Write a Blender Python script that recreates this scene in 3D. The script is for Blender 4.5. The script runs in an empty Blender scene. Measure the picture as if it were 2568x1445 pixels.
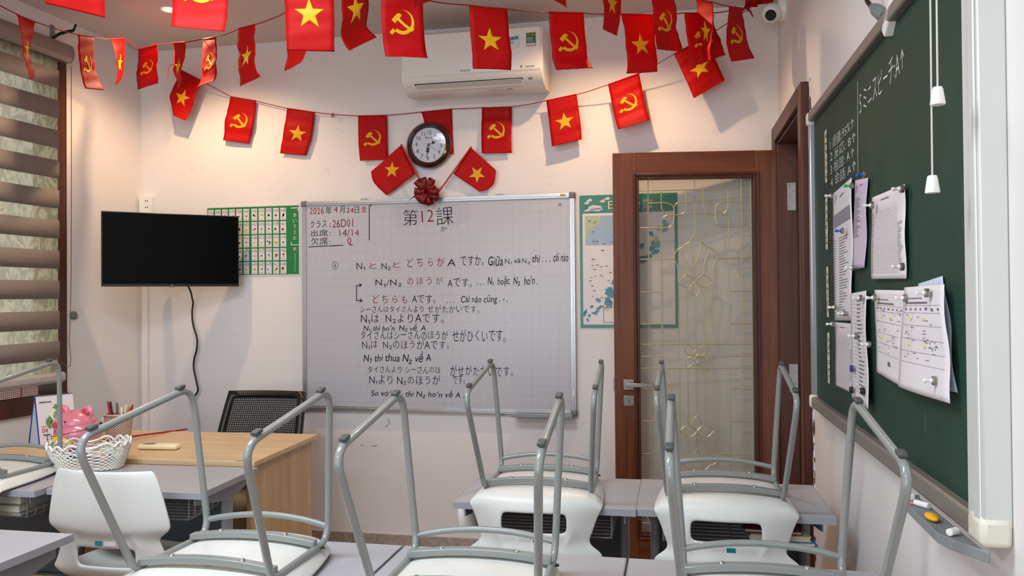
import bpy, bmesh, math, random
from mathutils import Vector as V, Matrix
from math import sin, cos, pi, radians, sqrt, hypot, atan2
R = random.Random(7)
SC = bpy.context.scene
COL = SC.collection

# ------------------------------------------------------------------ camera
YAW, PITCH, ROLL, FPX = radians(11.38), radians(.607), radians(.47), 2000
fw = V((-sin(YAW)*cos(PITCH), cos(YAW)*cos(PITCH), sin(PITCH)))
rt0 = V((cos(YAW), sin(YAW), 0)); up0 = rt0.cross(fw)
rt = rt0*cos(ROLL) - up0*sin(ROLL); up = up0*cos(ROLL) + rt0*sin(ROLL)
cd = bpy.data.cameras.new('camera'); cam = bpy.data.objects.new('camera', cd); COL.objects.link(cam)
cd.sensor_width = 36; cd.lens = FPX/2568*36; cd.clip_start = .02
m = Matrix((rt, up, -fw)).transposed().to_4x4(); m.translation = V((0, 0, 1.42)); cam.matrix_world = m
SC.camera = cam

# ------------------------------------------------------------------ world, daylight, exposure
def lin(h):
    h = h.lstrip('#'); o = []
    for i in (0, 2, 4):
        v = int(h[i:i+2], 16)/255; o.append(v/12.92 if v <= .04045 else ((v+.055)/1.055)**2.4)
    return (*o, 1)
W = bpy.data.worlds.new('sky'); SC.world = W; W.use_nodes = True
W.node_tree.nodes['Background'].inputs[0].default_value = (.86, .93, 1, 1)
W.node_tree.nodes['Background'].inputs[1].default_value = 1.3
def area(name, loc, rot, sx, sy, power, col):
    l = bpy.data.lights.new(name, 'AREA'); l.shape = 'RECTANGLE'; l.size = sx; l.size_y = sy; l.energy = power; l.color = col
    o = bpy.data.objects.new(name, l); COL.objects.link(o); o.location = loc; o.rotation_euler = rot; return o
area('daylight_front_window', (-1.4, -2.45, 1.55), (radians(90), 0, 0), 3.2, 1.9, 46, (.82, .92, 1))
area('ceiling_panel_lamp', (-1.3, 1.35, 2.90), (0, 0, 0), 1.6, .5, 50, (.83, .92, 1))
area('ceiling_panel_lamp', (-1.3, -.9, 2.90), (0, 0, 0), 1.6, .5, 36, (.83, .92, 1))
area('daylight_left_window', (-3.62, 2.9, 1.75), (0, radians(-90), 0), 1.5, 1.5, 8, (1, .95, .88))
SC.view_settings.view_transform = 'Standard'; SC.view_settings.look = 'None'
SC.view_settings.exposure = 0.22; SC.view_settings.gamma = 1; SC.view_settings.use_curve_mapping = False
SC.cycles.max_bounces = 8; SC.cycles.diffuse_bounces = 5; SC.cycles.glossy_bounces = 3
SC.cycles.transmission_bounces = 6; SC.cycles.transparent_max_bounces = 10
SC.cycles.sample_clamp_indirect = 6; SC.cycles.caustics_reflective = False; SC.cycles.caustics_refractive = False

# ------------------------------------------------------------------ materials
MATS = {}
def mat(name, col, rough=.5, metal=0, spec=.5, noise=None, bump=None, emit=None, trans=0, coat=0):
    if name in MATS: return MATS[name]
    ma = bpy.data.materials.new(name); ma.use_nodes = True; MATS[name] = ma
    nt = ma.node_tree; n = nt.nodes; b = n['Principled BSDF']
    c = lin(col) if isinstance(col, str) else col
    b.inputs['Base Color'].default_value = c; b.inputs['Roughness'].default_value = rough
    b.inputs['Metallic'].default_value = metal; b.inputs['Specular IOR Level'].default_value = spec
    if coat: b.inputs['Coat Weight'].default_value = coat
    if noise:                                   # (scale xyz, second colour, lo, hi)
        tc = n.new('ShaderNodeTexCoord'); mp = n.new('ShaderNodeMapping'); nz = n.new('ShaderNodeTexNoise'); cr = n.new('ShaderNodeValToRGB')
        mp.inputs['Scale'].default_value = noise[0]; nz.inputs['Scale'].default_value = 1; nz.inputs['Detail'].default_value = 6
        cr.color_ramp.elements[0].position = noise[2]; cr.color_ramp.elements[1].position = noise[3]
        cr.color_ramp.elements[0].color = c; cr.color_ramp.elements[1].color = lin(noise[1])
        nt.links.new(tc.outputs['Object'], mp.inputs[0]); nt.links.new(mp.outputs[0], nz.inputs[0])
        nt.links.new(nz.outputs[0], cr.inputs[0]); nt.links.new(cr.outputs[0], b.inputs['Base Color'])
    if bump:                                    # (scale, strength)
        tc = n.new('ShaderNodeTexCoord'); nz = n.new('ShaderNodeTexNoise'); bp = n.new('ShaderNodeBump')
        nz.inputs['Scale'].default_value = bump[0]; bp.inputs['Strength'].default_value = bump[1]; bp.inputs['Distance'].default_value = .003
        nt.links.new(tc.outputs['Object'], nz.inputs[0]); nt.links.new(nz.outputs[0], bp.inputs['Height']); nt.links.new(bp.outputs[0], b.inputs['Normal'])
    if emit: b.inputs['Emission Color'].default_value = lin(emit[0]); b.inputs['Emission Strength'].default_value = emit[1]
    if trans:                                   # thin cloth or paper: part of the light passes through
        tr = n.new('ShaderNodeBsdfTranslucent'); mx = n.new('ShaderNodeMixShader'); mx.inputs[0].default_value = trans
        src = b.inputs['Base Color'].links
        if src: nt.links.new(src[0].from_socket, tr.inputs[0])
        else: tr.inputs[0].default_value = c
        nt.links.new(b.outputs[0], mx.inputs[1]); nt.links.new(tr.outputs[0], mx.inputs[2]); nt.links.new(mx.outputs[0], n['Material Output'].inputs[0])
    return ma
wall_m = mat('wall_paint', '#e6e2e0', .55, noise=((2.2, 2.2, 2.2), '#dfdad8', .45, .75), bump=(60, .05))
def scuffed():                                  # back wall: the same paint with faint scuffs low down and a dirty band
    ma = wall_m.copy(); ma.name = 'wall_paint_scuffed'; nt = ma.node_tree; n = nt.nodes; b = n['Principled BSDF']
    tc = n.new('ShaderNodeTexCoord'); nz = n.new('ShaderNodeTexNoise'); nz.inputs['Scale'].default_value = 9; nz.inputs['Detail'].default_value = 9
    cr = n.new('ShaderNodeValToRGB'); cr.color_ramp.elements[0].position = .66; cr.color_ramp.elements[1].position = .82
    nt.links.new(tc.outputs['Object'], nz.inputs[0]); nt.links.new(nz.outputs[0], cr.inputs[0])
    mx = n.new('ShaderNodeMix'); mx.data_type = 'RGBA'; mx.inputs[7].default_value = lin('#a89c94')
    ml = n.new('ShaderNodeMath'); ml.operation = 'MULTIPLY'; ml.inputs[1].default_value = .35
    nt.links.new(cr.outputs[0], ml.inputs[0]); nt.links.new(ml.outputs[0], mx.inputs[0])
    nt.links.new(b.inputs['Base Color'].links[0].from_socket, mx.inputs[6]); nt.links.new(mx.outputs[2], b.inputs['Base Color']); return ma
wall_back_m = scuffed()
ceil_m = mat('ceiling_paint', '#cfc6c0', .7)
def wood(name, c1, c2, sc, rough=.35, axis='z', coat=0):
    s = {'z': (sc, sc, sc*.06), 'x': (sc*.06, sc, sc), 'y': (sc, sc*.06, sc)}[axis]
    return mat(name, c1, rough, noise=(s, c2, .3, .7), coat=coat)
door_m = wood('door_wood', '#78401d', '#55290f', 34, .38)
doorx_m = wood('door_wood_rail', '#78401d', '#55290f', 34, .38, 'x')
frame_m = wood('frame_wood', '#56260f', '#391507', 30, .42)
oak_m = wood('oak_laminate', '#d9c097', '#c7a97c', 26, .4, 'x')
oakz_m = wood('oak_laminate_side', '#d3b78b', '#bd9c6d', 26, .4, 'z')
floor_m = wood('floor_boards', '#8a5a34', '#6f4526', 12, .35, 'y')
tube_m = mat('tube_paint', '#838885', .28, 0, .6, coat=.3)
shell_m = mat('white_plastic', '#d5d6d1', .38, noise=((7, 7, 7), '#cac9c2', .5, .8))
grey_m = mat('grey_plastic', '#6d7273', .5)
dark_m = mat('dark_hole', '#2b2d2c', .6)
screw_m = mat('screw_steel', '#b9bab5', .3, .9)
top_m = mat('desk_laminate', '#a9a8ac', .42, noise=((3, 3, 3), '#a3a2a6', .4, .7))
edge_m = mat('desk_edge', '#9c9ea6', .45)
leg_m = mat('desk_steel', '#8d959c', .4)
slate_m = mat('desk_panel_slate', '#4d5a62', .5)
black_m = mat('black_plastic', '#0b0b0c', .35)
screen_m = mat('tv_screen', '#020202', .25, spec=.08)
mesh_m = mat('chair_mesh', '#2c2c2d', .8)
alu_m = mat('aluminium', '#b9b9bd', .32, .75)
alud_m = mat('aluminium_dull', '#8a8c90', .42, .6)
steel_m = mat('brushed_steel', '#a9a49c', .3, .85)
flag_m = mat('red_satin', '#c80d0c', .55, spec=.2, trans=.30)
gold_m = mat('yellow_print', '#f2b91d', .5, spec=.3, trans=.2)
ribbon_m = mat('dark_red_ribbon', '#70060f', .35, spec=.4, trans=.08)
string_m = mat('red_cord', '#8e1d17', .7)
white_m = mat('white_gloss', '#ecebe6', .3)
cream_m = mat('cream_plastic', '#efe3b4', .4)
paper_m = mat('paper_white', '#e6e1e4', .6, trans=.12)
paperp_m = mat('paper_lilac', '#cdbfd6', .6, trans=.12)
paperb_m = mat('paper_blue', '#c9d3e6', .6, trans=.12)
ink_m = mat('print_ink', '#6a676d', .7)
inkd_m = mat('print_ink_dark', '#3a383c', .7)
green_m = mat('green_print', '#0d7a37', .5)
teal_m = mat('teal_print', '#0e8a66', .4)
blk_ink = mat('marker_black', '#141118', .9, spec=.1)
red_ink = mat('marker_red', '#8e1a22', .9, spec=.1)
chalk_m = mat('chalk_line', '#cfd2cc', .9)
brass_m = mat('brass_came', '#c2b994', .35, .5)
pink_m = mat('pink_ceramic', '#d9788a', .22, coat=.5, noise=((6, 6, 6), '#e08d9b', .4, .7))
redd_m = mat('red_paint', '#b3202a', .4)
yellow_m = mat('yellow_plastic', '#f0c815', .35)
blue_m = mat('blue_plastic', '#1d62c4', .35)
navy_m = mat('navy_plastic', '#1c2a86', .5)
gplas_m = mat('green_plastic', '#27b356', .35)
board_m = mat('chalkboard_green', '#1c3a2f', .6, spec=.3, noise=((5, 5, 3), '#244437', .45, .8))
def chalk_dust():                               # short vertical traces of old chalk
    nt = board_m.node_tree; n = nt.nodes; b = n['Principled BSDF']; tc = n.new('ShaderNodeTexCoord'); mp = n.new('ShaderNodeMapping'); nz = n.new('ShaderNodeTexNoise'); cr = n.new('ShaderNodeValToRGB'); mx = n.new('ShaderNodeMix')
    mp.inputs['Scale'].default_value = (30, 60, 9); nz.inputs['Scale'].default_value = 1; nz.inputs['Detail'].default_value = 4
    cr.color_ramp.elements[0].position = .68; cr.color_ramp.elements[1].position = .8; mx.data_type = 'RGBA'; mx.inputs[7].default_value = lin('#4c5a53')
    nt.links.new(tc.outputs['Object'], mp.inputs[0]); nt.links.new(mp.outputs[0], nz.inputs[0]); nt.links.new(nz.outputs[0], cr.inputs[0]); nt.links.new(cr.outputs[0], mx.inputs[0])
    nt.links.new(b.inputs['Base Color'].links[0].from_socket, mx.inputs[6]); nt.links.new(mx.outputs[2], b.inputs['Base Color'])
chalk_dust()
def grid_board():
    ma = mat('whiteboard_enamel', '#b9bac2', .22); nt = ma.node_tree; n = nt.nodes; b = n['Principled BSDF']
    tc = n.new('ShaderNodeTexCoord'); sp = n.new('ShaderNodeSeparateXYZ'); nt.links.new(tc.outputs['Object'], sp.inputs[0])
    outs = []
    for s in ('X', 'Z'):
        for per, wd, st in ((.05, .024, 1.0), (.0125, .05, .22)):
            d = n.new('ShaderNodeMath'); d.operation = 'DIVIDE'; d.inputs[1].default_value = per; nt.links.new(sp.outputs[s], d.inputs[0])
            f = n.new('ShaderNodeMath'); f.operation = 'FRACT'; nt.links.new(d.outputs[0], f.inputs[0])
            c = n.new('ShaderNodeMath'); c.operation = 'LESS_THAN'; c.inputs[1].default_value = wd; nt.links.new(f.outputs[0], c.inputs[0])
            k = n.new('ShaderNodeMath'); k.operation = 'MULTIPLY'; k.inputs[1].default_value = st; nt.links.new(c.outputs[0], k.inputs[0]); outs.append(k)
    o = outs[0]
    for k in outs[1:]:
        a = n.new('ShaderNodeMath'); a.operation = 'MAXIMUM'; nt.links.new(o.outputs[0], a.inputs[0]); nt.links.new(k.outputs[0], a.inputs[1]); o = a
    mx = n.new('ShaderNodeMix'); mx.data_type = 'RGBA'; mx.inputs[6].default_value = lin('#b9bac2'); mx.inputs[7].default_value = lin('#a09eab')
    nt.links.new(o.outputs[0], mx.inputs[0]); nt.links.new(mx.outputs[2], b.inputs['Base Color']); return ma
wb_m = grid_board()
def glassy(name, tint, rough, mixref, bump=None):  # window glass: see-through, a reflecting surface, and for the hammered panes some refraction
    ma = bpy.data.materials.new(name); ma.use_nodes = True; nt = ma.node_tree; n = nt.nodes; n.remove(n['Principled BSDF'])
    t = n.new('ShaderNodeBsdfTransparent'); t.inputs[0].default_value = lin(tint)
    r = n.new('ShaderNodeBsdfRefraction'); r.inputs[0].default_value = lin(tint); r.inputs['Roughness'].default_value = rough; r.inputs['IOR'].default_value = 1.12
    g = n.new('ShaderNodeBsdfGlossy'); g.inputs['Roughness'].default_value = .05; g.inputs[0].default_value = (.8, .8, .8, 1)
    fr = n.new('ShaderNodeFresnel'); fr.inputs[0].default_value = 1.35
    if bump:
        tc = n.new('ShaderNodeTexCoord'); vz = n.new('ShaderNodeTexNoise'); vz.inputs['Scale'].default_value = bump[0]; bp = n.new('ShaderNodeBump')
        bp.inputs['Strength'].default_value = bump[1]; bp.inputs['Distance'].default_value = .004
        nt.links.new(tc.outputs['Object'], vz.inputs[0]); nt.links.new(vz.outputs[0], bp.inputs['Height'])
        nt.links.new(bp.outputs[0], r.inputs['Normal']); nt.links.new(bp.outputs[0], g.inputs['Normal'])
    m1 = n.new('ShaderNodeMixShader'); m1.inputs[0].default_value = mixref; m2 = n.new('ShaderNodeMixShader')
    nt.links.new(t.outputs[0], m1.inputs[1]); nt.links.new(r.outputs[0], m1.inputs[2])
    nt.links.new(fr.outputs[0], m2.inputs[0]); nt.links.new(m1.outputs[0], m2.inputs[1]); nt.links.new(g.outputs[0], m2.inputs[2])
    nt.links.new(m2.outputs[0], n['Material Output'].inputs[0]); return ma
clear_m = glassy('clear_glass', '#f3f5f0', .02, 0)
hammer_m = glassy('hammered_glass', '#f6f5ee', .06, .22, (55, .7))
def sheer():
    ma = bpy.data.materials.new('sheer_fabric'); ma.use_nodes = True; nt = ma.node_tree; n = nt.nodes; b = n['Principled BSDF']
    tc = n.new('ShaderNodeTexCoord'); mp = n.new('ShaderNodeMapping'); mp.inputs['Scale'].default_value = (14, 14, 9); wv = n.new('ShaderNodeTexNoise')
    wv.inputs['Scale'].default_value = 1; wv.inputs['Detail'].default_value = 3; wv.inputs['Distortion'].default_value = 2.5
    cr = n.new('ShaderNodeValToRGB'); cr.color_ramp.elements[0].color = lin('#938a73'); cr.color_ramp.elements[1].color = lin('#b6ab90')
    cr.color_ramp.elements[0].position = .42; cr.color_ramp.elements[1].position = .56
    tr = n.new('ShaderNodeBsdfTranslucent'); mx = n.new('ShaderNodeMixShader'); mx.inputs[0].default_value = .7
    tp = n.new('ShaderNodeBsdfTransparent'); m2 = n.new('ShaderNodeMixShader'); m2.inputs[0].default_value = .12
    nt.links.new(tc.outputs['Object'], mp.inputs[0]); nt.links.new(mp.outputs[0], wv.inputs[0]); nt.links.new(wv.outputs[0], cr.inputs[0])
    nt.links.new(cr.outputs[0], b.inputs['Base Color']); nt.links.new(cr.outputs[0], tr.inputs[0])
    nt.links.new(b.outputs[0], mx.inputs[1]); nt.links.new(tr.outputs[0], mx.inputs[2]); nt.links.new(mx.outputs[0], m2.inputs[1]); nt.links.new(tp.outputs[0], m2.inputs[2])
    nt.links.new(m2.outputs[0], n['Material Output'].inputs[0]); return ma
sheer_m = sheer()
band_m = mat('blind_band', '#918b88', .8, trans=.06)

# ------------------------------------------------------------------ mesh helpers
def NB(): return bmesh.new()
def box(bm, c, s, rz=0, mi=0, M=None):
    g = bmesh.ops.create_cube(bm, size=1)['verts']
    X = Matrix.Translation(V(c)) @ Matrix.Rotation(rz, 4, 'Z') @ Matrix.Diagonal((*s, 1))
    if M: X = M @ X
    bmesh.ops.transform(bm, matrix=X, verts=g)
    if mi:
        for f in {f for v in g for f in v.link_faces}: f.material_index = mi
    return g
def frame_for(d):
    d = d.normalized(); a = V((0, 0, 1)) if abs(d.z) < .9 else V((1, 0, 0)); x = a.cross(d).normalized(); return x, d.cross(x)
def cyl(bm, p0, p1, r, r2=None, seg=16, mi=0):
    p0, p1 = V(p0), V(p1); x, y = frame_for(p1-p0); r2 = r if r2 is None else r2
    a = [bm.verts.new(p0+(x*cos(2*pi*i/seg)+y*sin(2*pi*i/seg))*r) for i in range(seg)]
    b = [bm.verts.new(p1+(x*cos(2*pi*i/seg)+y*sin(2*pi*i/seg))*r2) for i in range(seg)]
    fs = [bm.faces.new((a[i], a[(i+1) % seg], b[(i+1) % seg], b[i])) for i in range(seg)]
    fs += [bm.faces.new(a[::-1]), bm.faces.new(b)]
    for f in fs: f.material_index = mi
def tube(bm, pts, r, seg=8, closed=False, flat=None):
    pts = [V(p) for p in pts]; n = len(pts); rings = []; px = None
    for i in range(n):
        if closed: d = pts[(i+1) % n]-pts[i-1]
        else: d = pts[min(i+1, n-1)]-pts[max(i-1, 0)]
        if d.length < 1e-9: d = V((0, 0, 1))
        d.normalize()
        if px is None: px, _ = frame_for(d)
        px = (px-d*px.dot(d)).normalized(); py = d.cross(px)
        ry = r if flat is None else flat
        rings.append([bm.verts.new(pts[i]+px*cos(2*pi*k/seg)*r+py*sin(2*pi*k/seg)*ry) for k in range(seg)])
    for i in range(n if closed else n-1):
        a, b = rings[i], rings[(i+1) % n]
        for k in range(seg): bm.faces.new((a[k], a[(k+1) % seg], b[(k+1) % seg], b[k]))
    if not closed:
        bm.faces.new(rings[0][::-1]); bm.faces.new(rings[-1])
def fillet(P, rad, closed=True, n=7):
    P = [V(p) for p in P]; out = []; N = len(P)
    for i in range(N):
        if not closed and i in (0, N-1): out.append(P[i]); continue
        a, b, c = P[i-1], P[i], P[(i+1) % N]; r = rad[i] if isinstance(rad, (list, tuple)) else rad
        u, w = (a-b), (c-b); r2 = min(r, u.length*.45, w.length*.45); A = b+u.normalized()*r2; Cc = b+w.normalized()*r2
        for k in range(n+1):
            t = k/n; out.append(A*(1-t)**2+b*2*t*(1-t)+Cc*t*t)
    return out
def poly(bm, pts, depth=None, mi=0):               # flat polygon, optional extrusion by vector
    f = bm.faces.new([bm.verts.new(V(p)) for p in pts]); f.material_index = mi
    if depth:
        g = bmesh.ops.extrude_face_region(bm, geom=[f])['geom']
        bmesh.ops.translate(bm, vec=V(depth), verts=[v for v in g if isinstance(v, bmesh.types.BMVert)])
        if mi:
            for e in g:
                if isinstance(e, bmesh.types.BMFace): e.material_index = mi
    return f
def lathe(bm, prof, c=(0, 0, 0), seg=24, axis=None, cap=True):
    c = V(c); rings = []
    ax = V(axis).normalized() if axis else V((0, 0, 1)); x, y = frame_for(ax)
    for r, h in prof: rings.append([bm.verts.new(c+ax*h+(x*cos(2*pi*i/seg)+y*sin(2*pi*i/seg))*max(r, 1e-5)) for i in range(seg)])
    for a, b in zip(rings, rings[1:]):
        for i in range(seg): bm.faces.new((a[i], a[(i+1) % seg], b[(i+1) % seg], b[i]))
    if cap: bm.faces.new(rings[0][::-1]); bm.faces.new(rings[-1])
def sphere(bm, c, r, s=(1, 1, 1), M=None, seg=20):
    g = bmesh.ops.create_uvsphere(bm, u_segments=seg, v_segments=seg//2+2, radius=r)['verts']
    X = Matrix.Translation(V(c)) @ (M or Matrix()) @ Matrix.Diagonal((*s, 1)); bmesh.ops.transform(bm, matrix=X, verts=g); return g
def surf(bm, f, nu, nv, mi=0, skip=None):
    vs = [[bm.verts.new(V(f(i/nu, j/nv))) for i in range(nu+1)] for j in range(nv+1)]
    for j in range(nv):
        for i in range(nu):
            if skip and skip(i, j): continue
            fc = bm.faces.new((vs[j][i], vs[j][i+1], vs[j+1][i+1], vs[j+1][i])); fc.material_index = mi
    return vs
# ------------------------------------------------------------------ object helpers
def tag(o, label=None, cat=None, group=None, kind=None):
    if label: o['label'] = label
    if cat: o['category'] = cat
    if group: o['group'] = group
    if kind: o['kind'] = kind
    return o
def thing(name, label, cat, loc=(0, 0, 0), rz=0, group=None, kind=None):
    o = bpy.data.objects.new(name, None); COL.objects.link(o); o.location = loc; o.rotation_euler = (0, 0, rz); o.empty_display_size = .05
    return tag(o, label, cat, group, kind)
def mw(o):
    x = Matrix.Translation(o.location) @ o.rotation_euler.to_matrix().to_4x4() @ Matrix.Diagonal((*o.scale, 1))
    return mw(o.parent) @ x if o.parent else x
def obj(name, bm, mats, parent=None, world=False, smooth=True, bevel=0, sub=0, solid=0, wire=0, label=None, center=None):
    if not isinstance(mats, (list, tuple)): mats = [mats]
    if solid == 0 and not wire: bmesh.ops.recalc_face_normals(bm, faces=bm.faces)
    off = None
    if world and parent: bmesh.ops.transform(bm, matrix=mw(parent).inverted(), verts=bm.verts)
    if center is None: center = parent is None
    if center and bm.verts:
        xs = [[v.co[i] for v in bm.verts] for i in range(3)]
        off = V(((min(xs[0])+max(xs[0]))/2, (min(xs[1])+max(xs[1]))/2, min(xs[2]))); bmesh.ops.translate(bm, vec=-off, verts=bm.verts)
    me = bpy.data.meshes.new(name); bm.to_mesh(me); bm.free()
    for ma in mats: me.materials.append(ma)
    if smooth:
        me.polygons.foreach_set('use_smooth', [True]*len(me.polygons))
        try: me.set_sharp_from_angle(angle=radians(38))
        except Exception: pass
    o = bpy.data.objects.new(name, me); COL.objects.link(o); o.parent = parent
    if off: o.location = off
    if bevel:
        b = o.modifiers.new('bevel', 'BEVEL'); b.width = bevel; b.segments = 2; b.limit_method = 'ANGLE'; b.harden_normals = False
    if solid: s = o.modifiers.new('solid', 'SOLIDIFY'); s.thickness = solid; s.offset = 0
    if wire: w = o.modifiers.new('wire', 'WIREFRAME'); w.thickness = wire; w.use_even_offset = False
    if sub: s = o.modifiers.new('sub', 'SUBSURF'); s.levels = s.render_levels = sub
    if label: o['label'] = label
    return o
def struct(name, bm, mats, parent=None, **k):
    o = obj(name, bm, mats, parent, **k)
    if parent is None: o['kind'] = 'structure'
    return o
def dup(root, name=None):
    r = root.copy(); COL.objects.link(r)
    for ch in list(root.children):
        c = ch.copy(); COL.objects.link(c); c.parent = r
        for g in ch.children:
            d = g.copy(); COL.objects.link(d); d.parent = c
    return r
# ------------------------------------------------------------------ lettering
_TC = {}
def glyphs(body, offset=0, shear=0):
    k = (body, offset, shear)
    if k in _TC: return _TC[k]
    cu = bpy.data.curves.new('lettering', 'FONT'); cu.body = body; cu.size = 1; cu.offset = offset; cu.shear = shear; cu.resolution_u = 3; cu.fill_mode = 'FRONT'
    o = bpy.data.objects.new('lettering', cu); COL.objects.link(o); bpy.context.view_layer.update()
    me = bpy.data.meshes.new_from_object(o.evaluated_get(bpy.context.evaluated_depsgraph_get()))
    vs = [(v.co.x, v.co.y) for v in me.vertices]; fs = [tuple(p.vertices) for p in me.polygons]
    bpy.data.objects.remove(o); bpy.data.curves.remove(cu); bpy.data.meshes.remove(me)
    if not vs: vs, fs = [(0, 0), (1, 0), (1, 1)], [(0, 1, 2)]
    x0, x1 = min(v[0] for v in vs), max(v[0] for v in vs); y0, y1 = min(v[1] for v in vs), max(v[1] for v in vs)
    _TC[k] = (vs, fs, x0, y0, max(x1-x0, 1e-6), max(y1-y0, 1e-6)); return _TC[k]
def letters(bm, body, P, b, offset=0, shear=0, keep=False, mi=0):  # fit the lettering into box b=(u0,v0,u1,v1) of the surface P(u,v)
    vs, fs, x0, y0, w, h = glyphs(body, offset, shear); u0, v0, u1, v1 = b
    if keep:
        s = (v1-v0)/h; cu = (u0+u1)/2; u0, u1 = cu-w*s/2, cu+w*s/2
    nv = [bm.verts.new(V(P(u0+(x-x0)/w*(u1-u0), v0+(y-y0)/h*(v1-v0)))) for x, y in vs]
    for f in fs:
        try: bm.faces.new([nv[i] for i in f]).material_index = mi
        except ValueError: pass
def words(body, P, b, offset=0, shear=0, gap=.42, jit=1):    # the same, one mesh per written word
    vs, fs, x0, y0, w, h = glyphs(body, offset, shear); u0, v0, u1, v1 = b; iv = []
    for f in fs: iv.append((min(vs[i][0] for i in f), max(vs[i][0] for i in f), f))
    iv.sort(key=lambda q: q[0]); groups = []; end = -1e9
    for a, c, f in iv:
        if a-end > gap: groups.append([])
        groups[-1].append(f); end = max(end, c)
    cl = []; end = -1e9; cid = {}                     # each character gets its own small slant, lift and size
    for a, c, f in iv:
        if a-end > .02: cl.append([a, c, R.uniform(-.07, .07)*jit, R.uniform(-.05, .05)*jit, 1+R.uniform(-.10, .06)*jit])
        end = max(end, c); cl[-1][1] = max(cl[-1][1], c)
        for i in f: cid[i] = len(cl)-1
    wv = []
    for i, (x, y) in enumerate(vs):
        if i not in cid: wv.append((x, y)); continue
        a, c, rot, lift, k = cl[cid[i]]; cx, cy = (a+c)/2, y0+h*.4; dx, dy = (x-cx)*k, (y-cy)*k; wv.append((cx+dx*cos(rot)-dy*sin(rot), cy+lift*h+dx*sin(rot)+dy*cos(rot)))
    vs = wv
    for g in groups:
        bm = NB(); mp_ = {}
        for f in g:
            for i in f:
                if i not in mp_: x, y = vs[i]; mp_[i] = bm.verts.new(V(P(u0+(x-x0)/w*(u1-u0), v0+(y-y0)/h*(v1-v0))))
            try: bm.faces.new([mp_[i] for i in f])
            except ValueError: pass
        yield bm
def plane(o, ux, uy):
    o, ux, uy = V(o), V(ux), V(uy); return lambda u, v: o+ux*u+uy*v
def rect(bm, P, u0, v0, u1, v1, mi=0):
    f = bm.faces.new([bm.verts.new(V(P(*q))) for q in ((u0, v0), (u1, v0), (u1, v1), (u0, v1))]); f.material_index = mi
def disc(bm, P, u, v, ru, rv=None, n=16, mi=0):
    rv = rv or ru; f = bm.faces.new([bm.verts.new(V(P(u+ru*cos(2*pi*i/n), v+rv*sin(2*pi*i/n)))) for i in range(n)]); f.material_index = mi
def stroke(bm, P, pts, w, mi=0):
    for (a, b), (c, d) in zip(pts, pts[1:]):
        L = hypot(c-a, d-b) or 1e-6; nx, ny = -(d-b)/L*w/2, (c-a)/L*w/2; ex, ey = (c-a)/L*w/3, (d-b)/L*w/3
        f = bm.faces.new([bm.verts.new(V(P(*q))) for q in ((a-ex+nx, b-ey+ny), (a-ex-nx, b-ey-ny), (c+ex-nx, d+ey-ny), (c+ex+nx, d+ey+ny))]); f.material_index = mi

# ================================================================== THE ROOM
BACK, RIGHT, CEIL = 4.3, .545, 2.925
LD_, LN_, LP_ = V((.052, .9986, 0)).normalized(), V((.9986, -.052, 0)).normalized(), V((-3.16, 4.3, 0))
def lw(t, z, off=0): return LP_-LD_*t+LN_*off+V((0, 0, z))          # left wall: t metres from the back corner, off metres into the room
LROT = atan2(LN_.y, LN_.x)
bm = NB(); box(bm, (-.9, .9, -.05), (5.6, 7.2, .1)); struct('floor', bm, floor_m)
bm = NB(); box(bm, (-.9, .9, CEIL+.05), (5.6, 7.2, .1)); struct('ceiling', bm, ceil_m)
bm = NB(); box(bm, (-1.3, BACK+.08, CEIL/2), (4.4, .16, CEIL)); wbk = struct('wall_back', bm, wall_back_m)
bm = NB()                                            # right wall with the door opening y 3.42..4.21, z 0..2.19
box(bm, (RIGHT+.08, (3.40-2.6)/2, CEIL/2), (.16, 6.0, CEIL)); box(bm, (RIGHT+.08, 4.26, CEIL/2), (.16, .09, CEIL))
box(bm, (RIGHT+.08, 3.81, (CEIL+2.19)/2), (.16, .82, CEIL-2.19)); struct('wall_right', bm, wall_m)
def lbox(bm, t0, t1, z0, z1, o0, o1, mi=0): return box(bm, lw((t0+t1)/2, (z0+z1)/2, (o0+o1)/2), (o1-o0, t1-t0, z1-z0), LROT, mi)
WT0, WT1, WZ0, WZ1 = .585, 2.3, .84, 2.70
bm = NB(); lbox(bm, -.05, WT0, 0, CEIL, -.16, 0); lbox(bm, WT1, 6.9, 0, CEIL, -.16, 0); lbox(bm, WT0, WT1, 0, WZ0, -.16, 0); lbox(bm, WT0, WT1, WZ1, CEIL, -.16, 0)
struct('wall_left', bm, wall_m)
bm = NB()                                            # wall behind the viewer with a wide window
box(bm, (-1.5, -2.6, .3), (4.4, .16, .6)); box(bm, (-1.5, -2.6, 2.72), (4.4, .16, .41)); box(bm, (-3.4, -2.6, 1.55), (.6, .16, 1.95)); box(bm, (.42, -2.6, 1.55), (.5, .16, 1.95))
struct('wall_front', bm, wall_m)
bm = NB(); box(bm, (-1.6, BACK-.008, .041), (3.1, .016, .083)); bo = struct('baseboard_back', bm, mat('skirting_tile', '#b3a99d', .35, noise=((40, 40, 40), '#a3978a', .4, .6)))
bm = NB()
for i in range(9): box(bm, (-3.0+i*.4, BACK-.017, .041), (.004, .002, .083))
struct('tile_joint', bm, mat('grout', '#7d7469', .8), bo, world=True)
bm = NB(); box(bm, (-3.12, BACK-.012, .97), (.035, .024, 1.94)); struct('trim_1', bm, wall_m)   # cable trunking in the corner
bm = NB(); box(bm, (1.72, 3.4, 1.3), (.1, 2.2, 2.6)); struct('wall_corridor', bm, wall_m)

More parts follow.
